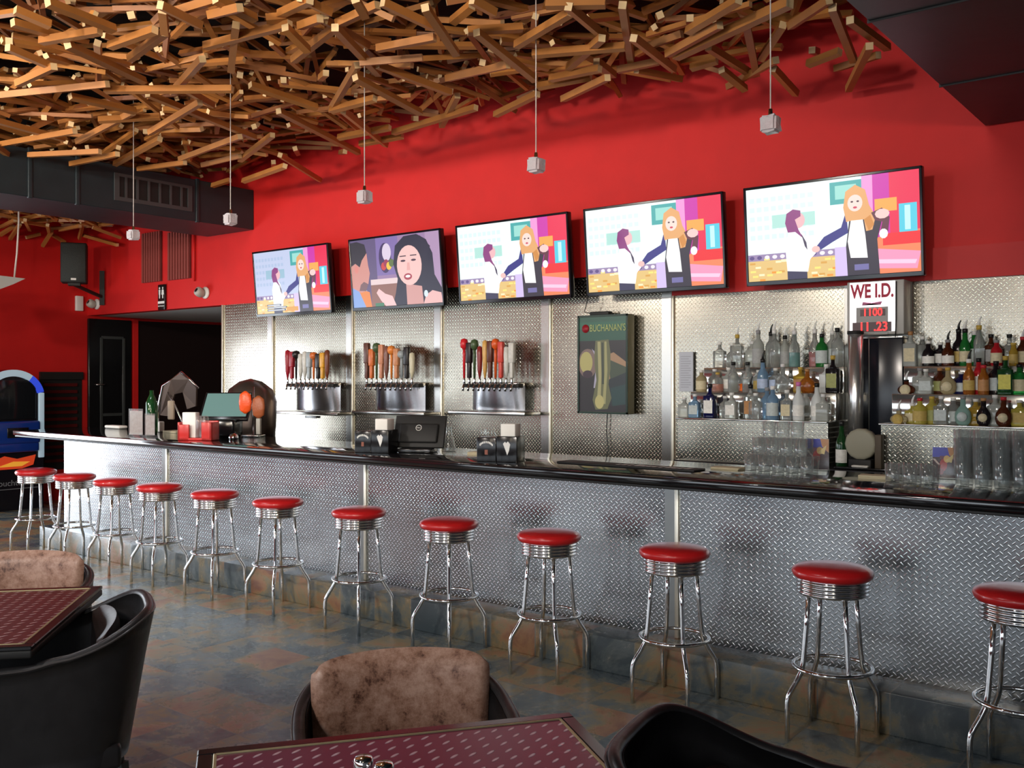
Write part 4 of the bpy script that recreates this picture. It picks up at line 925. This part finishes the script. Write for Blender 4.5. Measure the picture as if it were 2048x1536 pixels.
def caddy(px, py, lab, glassful):
    p = onbar(px, py); t = thing('napkin_caddy', lab, 'caddy', (p.x, p.y, HB), .30)
    MB().bbox(-.135, -.005, -.06, .06, 0, .15, .005).build('condiment_side', BLACKG, t)
    MB().bbox(.0, .135, -.07, .07, 0, .16, .005).build('napkin_side', BLACKG, t)
    MB().bbox(.02, .115, -.05, .05, .15, .235, .004).build('napkins', PAPER, t)
    MB().prism([(.045, .115), (.058, .128), (.066, .118), (.076, .130), (.092, .112), (.084, .075), (.072, .045), (.062, .072)], -.0725, -.0700).build('white_emblem', WHITE, t)
    m = MB()
    for k in range(9): a = pi * (.15 + .7 * k / 8); m.box(-.07 + cos(a) * .045 - .004, -.07 + cos(a) * .045 + .004, -.0625, -.060, .085 + sin(a) * .03, .098 + sin(a) * .03)
    m.build('arched_lettering', WHITE, t); MB().box(-.08, -.06, -.0625, -.06, .045, .075).build('small_crest', mat('crest_brown', (.25, .08, .05), .5), t)
    if glassful:
        random.seed(8); m = MB()
        for k in range(9): x = random.uniform(-.12, -.02); y = random.uniform(-.04, .04); m.tube([(x, y, .14), (x + random.uniform(-.02, .02), y, .20 + random.uniform(0, .02))], .004, 6)
        m.build('clear_straws', GLASS, t)
    return t
caddy(752, 905, 'black napkin caddy with white emblem, left of the black monitor', False)
caddy(1001, 923, 'black napkin caddy with clear straws, right of the black monitor', True)
# point of sale monitors
p = onbar(840, 904)
t = thing('pos_monitor', 'black monitor seen from behind on the bar between two napkin caddies', 'monitor', (p.x, p.y - .02, HB), .45)
Mt = Matrix.Translation((0, .0, .03)) @ Matrix.Rotation(radians(-22), 4, 'X')
MB().bbox(-.185, .185, -.012, .012, .0, .235, .006, M=Mt).bbox(-.14, .14, -.035, -.008, .03, .17, .012, M=Mt).build('monitor_back', BLACKM, t)
MB().tube([(Mt @ Vector((cos(2 * pi * k / 20) * .02, -.037, .135 + sin(2 * pi * k / 20) * .02))) for k in range(20)], .0022, 6, closed=True).build('round_logo', WHITE, t)
lt = lettering('logo_letters', 'DELL', .013, Mt @ Vector((0, -.037, .135)), (pi / 2 - radians(22), 0, 0), WHITE, t)
MB().bbox(-.12, .12, -.09, .09, 0, .03, .008).build('monitor_stand', BLACKG, t)
p = onbar(445, 872)
t = thing('pos_terminal', 'tilted touch terminal with pale teal screen behind the red caddy', 'monitor', (p.x, p.y, HB), .62)
Mt = Matrix.Translation((0, .02, .14)) @ Matrix.Rotation(radians(-38), 4, 'X')
MB().bbox(-.22, .22, -.015, .02, 0, .30, .006, M=Mt).build('housing', BLACKG, t)
MB().box(-.20, .20, -.0165, -.0150, .03, .285, M=Mt).build('screen', mat('teal_screen', (.05, .09, .085), .25, emit=(.20, .36, .33), es=.35), t)
MB().bbox(-.14, .14, -.10, .14, 0, .15, .02).build('terminal_base', BLACKG, t)
p = onbar(397, 880)
t = thing('condiment_caddy', 'red caddy holding clear glass shakers and white napkins', 'caddy', (p.x, p.y, HB), .5)
MB().bbox(-.15, .15, -.07, .07, 0, .02, .004).bbox(-.15, .15, .05, .07, 0, .16, .004).bbox(-.15, -.13, -.07, .07, 0, .15, .004).bbox(.13, .15, -.07, .07, 0, .15, .004).bbox(-.15, -.05, -.07, -.05, 0, .13, .004).bbox(.06, .15, -.07, -.05, 0, .15, .004).build('red_tray', mat('red_plastic', (.55, .02, .015), .3), t)
MB().bbox(-.13, -.01, -.03, .04, .02, .23, .006).build('napkins', PAPER, t)
for k in range(3): MB().lathe([(0, .02), (.028, .02), (.03, .03), (.026, .16), (.020, .20), (.0, .205)], 14, (.02 + (k % 2) * .06, -.03 + .05 * (k // 2), 0), cap=False).build('glass_shaker', GLASS, t)
p = onbar(898, 903)
t = thing('glass_carafe', 'clear glass carafe right of the black monitor', 'carafe', (p.x, p.y, HB))
MB().lathe([(0, 0), (.05, 0), (.052, .01), (.040, .07), (.022, .13), (.020, .16), (.028, .19), (.026, .19), (.017, .155), (.046, .012), (0, .010)], 20, cap=False).build('carafe_body', GLASS, t)
# drinks mat
p = onbar(1268, 934)
t = thing('bar_mat', 'long black rubber bar mat with white printing near the counter edge', 'mat', (p.x, p.y, HB), 0)
MB().bbox(-.50, .42, -.07, .07, 0, .012, .004).build('mat_body', BLACKM, t)
m = MB(); random.seed(4)
for k in range(12): x = -.1 + k * .04; m.box(x, x + random.uniform(.015, .034), -.04, .02 + random.uniform(-.02, .02), .012, .0128)
m.build('printing', mat('mat_print', (.5, .48, .48), .6), t)
# odd silver hood, and a dome built for a reflection, at the far end
p = onbar(405, 862)
t = thing('chrome_heat_hood', 'arched chrome framed hood standing behind the bar beside the hallway', 'hood', (p.x, 5.20, HB), .3)
fr = [(-.24, 0, 0), (-.21, 0, .22), (-.16, 0, .44), (-.06, .02, .50), (.04, .02, .57), (.14, .02, .50), (.24, .02, .42)]
MB().tube(fr, [.016, .016, .014, .012, .012, .010, .008], 10).build('chrome_frame', CHROME, t)
m = MB()
vs = [Vector((-.16, .0, .43)), Vector((-.06, .0, .50)), Vector((.04, .0, .56)), Vector((.14, 0, .50)), Vector((.23, 0, .42)), Vector((.20, .03, .25)), Vector((.10, .03, .22)), Vector((.05, .03, .38)), Vector((-.05, .03, .36)), Vector((-.12, .02, .15)), Vector((-.19, .0, .16))]
m.add(vs + [v + Vector((0, .02, 0)) for v in vs], [tuple(range(11)), tuple(reversed(range(11, 22)))] + [(i, (i + 1) % 11 + 11 if False else i + 11, (i + 1) % 11 + 11, (i + 1) % 11) for i in range(11)])
m.build('hood_panel', mat('brownish_dark_metal', (.10, .075, .065), .35, .6), t)
MB().bbox(-.09, -.02, -.02, .01, .12, .30, .01).build('price_tag', mat('tan_tag', (.40, .32, .24), .6), t)
MB().bbox(-.26, -.17, -.03, .04, 0, .10, .01).build('foot', WHITE, t)
MB().tube([(-.10, .0, .38), (-.02, 0, .26), (.06, 0, .12), (.12, 0, .02)], .008, 8).build('support_arm', STEEL, t)
q = onY(498, 830, 5.9)
t = thing('reflection_dome', 'bronze dome shape standing in for a reflection behind the far bar end', 'dome', (q.x, 5.92, 1.0))  # solid dome added in place of a reflection in the metal
zz = onY(505, 757, 5.9).z - 1.0
MB().lathe([(.27, 0), (.29, .12), (.30, zz * .62), (.25, zz * .82), (.13, zz * .95), (0, zz)], 28, sy=.75).build('dome', mat('bronze_dome', (.16, .12, .10), .30, .8), t)
MB().bbox(-.3, .3, -.22, .22, -.98, -.002, .01).build('pedestal', BLACKM, t)
q = onbar(484, 872)
t = thing('snack_rack', 'small rack with glossy orange snack bags right of the terminal', 'rack', (q.x + .12, q.y, HB), .4)
MB().tube([(0, .05, 0), (0, .05, .44)], .010, 8).bbox(-.08, .08, -.02, .12, 0, .012, .004).build('rack_stand', STEEL, t)
OR = mat('orange_foil', (.80, .09, .015), .3, bump=.5, bscale=30)
for (bx, bz, m_) in ((-.05, .30, OR), (.08, .26, mat('orange_brown_bag', (.34, .09, .03), .4, bump=.5, bscale=30))):
    m = MB().lathe([(.01, -.10), (.055, -.07), (.065, 0), (.055, .07), (.01, .10)], 14, (bx, 0, bz), sy=.35); m.build('snack_bag', m_, t)
MB().bbox(.06, .10, -.01, .02, .02, .16, .004).build('paper_roll', mat('grey_roll', (.35, .34, .30), .5), t)
t = thing('purple_bottle', 'small purple bottle behind the terminal at the far bar end', 'bottle', (q.x - .28, q.y + .12, HB))
MB().lathe([(.03, 0), (.032, .20), (.014, .27), (.012, .34), (0, .345)], 14).build('bottle_body', mat('purple_plastic', (.08, .03, .16), .3), t)
p = onbar(470, 876)
t = thing('chrome_bell', 'small chrome bell with dark base by the snack rack', 'bell', (p.x + .05, p.y - .05, HB))
MB().lathe([(.04, 0), (.042, .01), (.03, .035), (0, .045)], 16).build('bell_dome', CHROME, t)
p = onbar(268, 868)
t = thing('green_bottle', 'green bottle standing behind the acrylic menu holder', 'bottle', (p.x + .03, p.y + .16, HB))
MB().lathe([(.05, 0), (.055, .02), (.055, .28), (.035, .33), (.02, .36), (.02, .40), (0, .40)], 16).build('bottle_body', GL['dgreen'], t)

# ------------------------------------------------------------------ far corner: jukebox, speaker, cameras, signs
JX = -11.9; y0 = onX(87, 850, JX).y; JW = .74
t = thing('jukebox', 'blue and white arch-topped jukebox by the far left red wall', 'jukebox', (JX, y0 - JW / 2, 0), radians(90))
# local frame: x along its width, front faces -y
hw_ = JW / 2; JB = mat('jukebox_blue', (.010, .045, .30), .2, coat=.4); JK = mat('jukebox_black', (.008, .008, .012), .2)
zs = 1.36
arch = [(-hw_, .0), (hw_, .0), (hw_, zs)] + [(hw_ * cos(pi * k / 20), zs + .34 * sin(pi * k / 20)) for k in range(1, 20)] + [(-hw_, zs)]
MB().prism(arch, .0, .45).build('cabinet', JK, t)
def arcstrip(r0, r1, h0, h1, a0, a1, y, n=16):
    m = MB(); P = []
    for k in range(n + 1):
        a = a0 + (a1 - a0) * k / n; P.append((r1 * cos(a), zs + h1 * sin(a)))
    for k in range(n, -1, -1):
        a = a0 + (a1 - a0) * k / n; P.append((r0 * cos(a), zs + h0 * sin(a)))
    for k in range(n):
        q = [P[k], P[k + 1], P[2 * n - k], P[2 * n + 1 - k]]; m.prism(q, y - .03, y)
    return m
PALE = mat('jukebox_pale_light', (.45, .60, .70), .3, emit=(.35, .50, .60), es=.25)
arcstrip(hw_ - .075, hw_, .26, .34, radians(52), radians(180), 0).build('arch_light_pale', PALE, t)
arcstrip(hw_ - .075, hw_, .26, .34, radians(12), radians(52), 0).build('arch_light_blue', mat('jukebox_blue_light', (.02, .04, .5), .3, emit=(.03, .07, .6), es=.5), t)
m = MB().bbox(hw_ - .07, hw_, -.03, 0, .62, zs + .06, .01); m.build('side_light', PALE, t)
MB().bbox(-hw_, -hw_ + .07, -.03, 0, .62, zs + .02, .01).build('side_light', PALE, t)
MB().bbox(-hw_ + .09, hw_ - .10, -.02, 0, 1.10, 1.58, .02).build('screen', mat('jukebox_screen', (.01, .012, .015), .08), t)
MB().bbox(-hw_ - .01, hw_ - .06, -.07, 0, .80, 1.08, .04, 3).build('blue_panel', JB, t)
MB().bbox(-hw_ - .01, hw_ - .07, -.055, 0, .70, .82, .03, 3).build('blue_panel', JB, t)
MB().bbox(-.1, .15, -.085, -.07, .88, 1.0, .006).build('coin_plate', BLACKG, t)
FL = MB()
for k, (poly, m_) in enumerate((([(-.30, .50), (.10, .50), (.24, .54), (.27, .66), (.05, .62), (-.1, .66), (-.25, .60)], 0), ([(-.2, .53), (.1, .53), (.2, .58), (.0, .59)], 1))):
    FL.prism(poly, -.012 - .004 * k, -.0, m=m_)
FL.build('flame_artwork', [mat('flame_red', (.55, .06, .02), .4, emit=(.5, .04, .01), es=.4), mat('flame_yellow', (.7, .35, .04), .4, emit=(.7, .3, .03), es=.4)], t)
lettering('lettering', 'touchtunes', .10, (.02, -.003, .33), FRONT, mat('juke_grey_lettering', (.25, .26, .28), .5), t)
MB().box(-.32, .30, -.004, 0, .255, .262).build('underline', mat('juke_grey_lettering', (.25, .26, .28), .5), t)
# loudspeaker on an arm from the back wall
q = onY(147, 565, 6.05)
t = thing('loudspeaker', 'black wall speaker on an angled bracket in the far red corner', 'speaker', (q.x, q.y, q.z), radians(58))
MB().bbox(-.15, .15, 0, .24, 0, .50, .015, 3).build('cabinet', BLACKM, t)
MB().bbox(-.135, .135, -.008, 0, .02, .48, .006).build('grille', mat('speaker_grille', (.022, .028, .026), .45, bump=.6, bscale=200), t)
MB().box(-.03, .03, -.010, -.008, .03, .055).build('badge', WHITE, t)
Wi = (Matrix.Translation((q.x, q.y, q.z)) @ Matrix.Rotation(radians(58), 4, 'Z')).inverted()
k_ = onY(204, 560, 6.60); br = MB()
br.beam(Wi @ Vector((k_.x, YB - .04, k_.z + .12)), Wi @ Vector((k_.x, YB - .04, k_.z - .33)), .06, .03)
br.beam(Wi @ Vector((k_.x, YB - .05, k_.z - .22)), (0.0, .16, -.015), .035, .035)
br.box(-.07, .07, .06, .2, -.03, 0)
br.build('wall_bracket', BLACKM, t)
def seccam(px, py, lab, plane='Y'):
    p = onY(px, py, 6.58); t = thing('security_camera', lab, 'camera', (p.x, YB - .002, p.z))
    Mx = Matrix.Rotation(pi / 2, 4, 'X')
    MB().lathe([(.07, 0), (.07, .02), (.045, .03)], 20, M=Mx).build('mount_base', WHITE, t)
    Md = Matrix.Translation((-.02, -.07, 0)) @ Matrix.Rotation(radians(65), 4, 'X')
    MB().lathe([(0, -.05), (.04, -.045), (.055, -.02), (.058, .02), (.05, .05), (.03, .058)], 20, M=Md).build('camera_ball', mat('camera_grey', (.42, .40, .36), .4), t)
    MB().lathe([(.0, .062), (.026, .060), (.03, .05)][::-1], 16, M=Md).build('lens', BLACKG, t)
seccam(404, 585, 'small white ball security camera above the hallway, right of the restroom sign')
seccam(187, 608, 'small white ball security camera near the far corner, under the speaker bracket')
p = onX(158, 607, XL + .02)
t = thing('motion_sensor', 'small white motion sensor box on the left red wall near the corner', 'sensor', (XL, p.y, p.z))
MB().bbox(.0, .05, -.05, .05, -.10, .10, .01).build('sensor_box', WHITE, t)
p = onY(321, 595, 6.60)
t = thing('restroom_sign', 'small black restroom sign with two white figures above the hallway', 'sign', (p.x, 6.61, p.z))
MB().bbox(-.075, .075, 0, .025, -.15, .16, .004).build('sign_plate', BLACKG, t)
m = MB()
for sx_ in (-.034, .034):
    m.prism(ell(sx_, .115, .013, .015, 12), -.003, 0); m.prism([(sx_ - .018, .095), (sx_ + .018, .095), (sx_ + (.026 if sx_ > 0 else .014), .035), (sx_ + .010, .035), (sx_ + .010, -.01), (sx_ - .010, -.01), (sx_ - .010, .035), (sx_ - (.026 if sx_ > 0 else .014), .035)], -.003, 0)
m.build('figures', WHITE, t)
MB().box(-.070, .070, -.003, 0, -.075, -.045).build('white_bar', WHITE, t)
lettering('lettering', 'RESTROOM', .026, (0, -.002, -.105), FRONT, WHITE, t)
for k, (pa, pb, pt, pbm) in enumerate(((284, 322, 468, 562), (336, 380, 466, 556))):
    a = onY(pa, pt, 6.62); b_ = onY(pb, pbm, 6.62); hh = a.z - b_.z; W = b_.x - a.x
    t = thing('wall_vent_grille', 'tall ribbed grey-red vent grille above the hallway, %s one' % ['left' if k == 0 else 'right'][0], 'vent', (a.x, 6.61, b_.z))
    VG = mat('vent_dusty_red', (.26, .055, .045), .5)
    MB().box(0, W, .01, .028, 0, hh).build('back_plate', mat('vent_dark', (.12, .02, .02), .6), t)
    m = MB()
    for q in range(8): x = W * (q + .2) / 8; m.box(x, x + W / 14, -.005, .01, 0, hh)
    m.build('ribs', VG, t)
t = thing('conduit', 'red painted vertical conduit right of the two wall vents', 'pipe', (XW(385, 6.6), 6.62, onY(385, 562, 6.6).z))
MB().tube([(0, 0, 0), (0, 0, .62)], .014, 8).build('pipe', RED, t)
# hanging white fixture at the left frame edge
a = onX(0, 556, -10.6); b_ = onX(42, 562, -10.6)
t = thing('hanging_projector', 'white angular projector hanging on a pole at the left edge', 'projector', (b_.x, b_.y, b_.z - .15), 0)
m = MB(); v = [(-.25, -.75, .20), (.10, -.75, .20), (.10, .0, .17), (-.25, .0, .17), (-.20, -.60, -.12), (.05, -.60, -.12), (.08, -.12, .10), (-.2, -.12, .10)]
m.add([Vector(q) for q in v], [(0, 1, 2, 3), (4, 7, 6, 5), (0, 4, 5, 1), (1, 5, 6, 2), (2, 6, 7, 3), (3, 7, 4, 0)]); m.build('body', mat('pale_grey_plastic', (.50, .52, .50), .4), t)
zc_ = 4.3 - (b_.z - .15)
MB().tube([(-.05, -.05, .17), (-.05, -.02, .45), (-.05, .0, .8), (-.05, .0, zc_)], .010, 8).build('hanging_cord', CORD, t)

# ------------------------------------------------------------------ tables and chairs
TBL = tread('maroon_tread_tabletop', (.15, .035, .040), .28, .030, 'XY', metal=.55, strength=.8, lozcol=(.58, .42, .42), one=True)  # both tops: pale strokes in one direction paint in the lozenges' highlights
TBL2 = tread('plum_tread_tabletop', (.17, .040, .080), .28, .030, 'XY', metal=.55, strength=.8, lozcol=(.72, .58, .64), one=True)
BRASS = mat('worn_brass', (.42, .36, .20), .4, .7, var=.3, bscale=30)
def table(corner, e1, e2, side, top, label):
    """corner = far right corner, e1 along the far edge to the left, e2 along the right edge towards the room"""
    c = corner + e1 * side / 2 + e2 * side / 2; ang = atan2(-e1.y, -e1.x)
    t = thing('dining_table', label, 'table', (c.x, c.y, 0), ang)
    h = side / 2
    MB().bbox(-h, h, -h, h, .712, .738, .006).build('table_board', BLACKM, t)
    e = MB()
    for q in ((-h, h, -h, -h + .035), (-h, h, h - .035, h), (-h, -h + .035, -h + .035, h - .035), (h - .035, h, -h + .035, h - .035)): e.bbox(q[0], q[1], q[2], q[3], .738, .7515, .003, 1)
    e.build('black_border', BLACKG, t)
    e = MB(); g = h - .035
    for q in ((-g, g, -g, -g + .008), (-g, g, g - .008, g), (-g, -g + .008, -g, g), (g - .008, g, -g, g)): e.bbox(q[0], q[1], q[2], q[3], .738, .7525, .002, 1)
    e.build('brass_inlay', BRASS, t)
    MB().box(-g, g, -g, g, .738, .7495).build('tread_plate_top', top, t)
    MB().lathe([(.26, 0), (.26, .012), (.20, .03), (.04, .05), (.035, .12), (.035, .66), (.06, .70), (.14, .712)], 24).build('pedestal', BLACKM, t)
    return t
def dirw(lat, z): v = cw(lat, z); return v.normalized()
tabF = table(cw(.147, 2.44), dirw(-.866, -.247), dirw(.247, -.866), .90, TBL2, 'plum tread-plate table in front with glass shakers on it')
tabL = table(cw(-1.673, 3.923), dirw(-.98, -.17), dirw(.17, -.98), .90, TBL, 'maroon tread-plate table at the left with worn brass edge')

def make_chair(label, inner, group='club chairs around the tables', hb=.785, hp=.635):
    t = thing('club_chair', label, 'chair', (0, 0, 0), 0, group)
    # plan: faces -y, U shaped shell
    def plan(u, inset=0.):      # u in -1..1, 0 = centre back
        s = abs(u); sg = 1 if u >= 0 else -1
        a = .315 - inset
        if s < .55: q = s / .55 * (pi / 2); x = a * max(0, sin(q)) ** .62; y = .02 + (.30 - inset) * max(0, cos(q)) ** .62
        else: q = (s - .55) / .45; x = a - .012 * q; y = .02 - .33 * q
        return x * sg, y
    def top(u):
        s = abs(u); k = min(1, max(0, (s - .12) / .55)); k = k * k * (3 - 2 * k)
        return hb - (hb - .662) * k - .012 * max(0, s - .66)
    def shell(u0, u1, z0f, z1f, i0, i1, N=48, nz=8, lean=1.):
        vs = []; fs = []
        for side, ins in ((0, i0), (1, i1)):
            for j in range(nz + 1):
                for k in range(N + 1):
                    u = u0 + (u1 - u0) * k / N; z = z0f(u) + (z1f(u) - z0f(u)) * j / nz
                    x, y = plan(u, ins); s = (z - .30) / .58
                    f = .86 + .14 * s + (.05 * max(0, s - .6)) * lean
                    y2 = y * f + .055 * s * (1 if y > 0 else .0) * max(0, cos(min(1, abs(u) / .6) * pi / 2)); x2 = x * (.92 + .08 * s)
                    vs.append(Vector((x2, y2, z)))
        A = (nz + 1) * (N + 1)
        for side in (0, 1):
            for j in range(nz):
                for k in range(N):
                    q = side * A + j * (N + 1) + k; f = (q, q + 1, q + N + 2, q + N + 1); fs.append(f if side else f[::-1])
        for k in range(N):
            q = nz * (N + 1) + k; fs.append((q, q + 1, q + 1 + A, q + A)); fs.append((k + 1, k, k + A, k + 1 + A))
        for j in range(nz):
            q = j * (N + 1); fs.append((q, q + N + 1, q + N + 1 + A, q + A)); q = j * (N + 1) + N; fs.append((q + N + 1, q, q + A, q + N + 1 + A))
        return vs, fs
    vs, fs = shell(-1, 1, lambda u: .30 + .02 * abs(u), top, 0, .038); MB().add(vs, fs, True).build('shell', LEATH, t)
    def rim(u, ins, dz=0):
        z = top(u); x, y = plan(u, ins); s = (z - .30) / .58; f = .86 + .14 * s + .05 * max(0, s - .6)
        return Vector((x * (.92 + .08 * s), y * f + .055 * s * (1 if y > 0 else 0) * max(0, cos(min(1, abs(u) / .6) * pi / 2)), z + dz))
    MB().tube([rim(-1 + 2 * k / 80, .002, .001) for k in range(81)], .0045, 6).build('piping', mat('leather_piping', (.05, .045, .045), .25), t)
    MB().tube([rim(-1 + 2 * k / 80, .019, -.004) for k in range(81)], .0185, 8).build('rim_roll', LEATH, t)
    pm = MB(); NX, NZ = 28, 14; vs = []; fs = []     # padded back: a wide rounded slab, softly bowed
    for side in (0, 1):
        for j in range(NZ + 1):
            for k in range(NX + 1):
                a = -1 + 2 * k / NX; b2_ = -1 + 2 * j / NZ
                x = .258 * a * (.97 + .03 * b2_); z = hp + .165 * b2_ + .016 * (1 - a * a) * (b2_ > 0) * b2_
                ed = max(abs(a) ** 7, abs(b2_) ** 6); cr = (abs(a) * abs(b2_)) ** 9
                x -= .016 * cr * (1 if a > 0 else -1); z -= .022 * cr * (1 if b2_ > 0 else -1)
                thick = .038 * (1 - ed) ** .5
                y = .222 + .05 * (z - .47) - .055 * a * a + (-thick if side == 0 else thick * .4)
                vs.append(Vector((x, y, z)))
    A_ = (NX + 1) * (NZ + 1)
    for side in (0, 1):
        for j in range(NZ):
            for k in range(NX): q = side * A_ + j * (NX + 1) + k; f = (q, q + 1, q + NX + 2, q + NX + 1); fs.append(f if side == 0 else f[::-1])
    pm.add(vs, fs, True).build('back_pad', inner, t)
    MB().bbox(-.245, .245, -.31, .20, .36, .47, .035, 4).build('seat_cushion', inner, t)
    MB().bbox(-.27, .27, -.31, .24, .29, .37, .015, 2).build('seat_base', LEATH, t)
    for (x, y) in ((-.23, -.26), (.23, -.26), (-.22, .24), (.22, .24)):
        MB().beam((x * 1.08, y * 1.08, 0), (x, y, .295), .035, .035).build('leg', mat('dark_greenish_leg', (.035, .045, .042), .25), t)
    return t
def place(o, lat, z, flat, fz):
    """facing direction (flat, fz) in camera-plan terms"""
    c = cw(lat, z); d = dirw(flat, fz); o.location = (c.x, c.y, 0); o.rotation_euler.z = atan2(d.y, d.x) + pi / 2
chA = make_chair('brown suede club chair with its worn back facing us across the front table', SUEDE, hb=.735); place(chA, -.275, 2.56, .215, -.975)
chC = make_chair('brown suede club chair beyond the left table, only its back top showing', SUEDE, hb=.735); place(chC, -2.17, 4.14, .12, -.99)
chL = make_chair('black leather club chair seen from behind, at the right side of the left table', DLEATH, hp=.575); place(chL, -1.64, 3.36, -.90, -.42)
chB = make_chair('black leather club chair right of the front table, only its back top in view', DLEATH, hp=.49); place(chB, .585, 2.07, .9, -.45)
# shakers
def shaker(px, py, lab):
    p = onZ(px, py, .7495 + .115); t = thing('glass_shaker', lab, 'shaker', (p.x, p.y, .7498), 0)
    MB().lathe([(0, 0), (.020, 0), (.021, .004), (.0185, .05), (.0175, .085), (.0165, .09), (.015, .09), (.0165, .05), (.018, .006), (0, .005)], 20, cap=False).build('jar', GLASS, t)
    MB().lathe([(.0185, .085), (.0195, .088), (.0195, .106), (.016, .112), (0, .1145)], 20).build('lid', CHROME, t)
    MB().lathe([(0, .005), (.015, .006), (.014, .05), (0, .05)], 12).build('seasoning', mat('pepper', (.06, .04, .03), .8) if px > 745 else mat('salt', (.8, .8, .8), .8), t)
shaker(727, 1511, 'glass salt shaker with chrome lid on the plum table, left one of the pair')
shaker(768, 1523, 'glass pepper shaker with chrome lid on the plum table, right one of the pair')
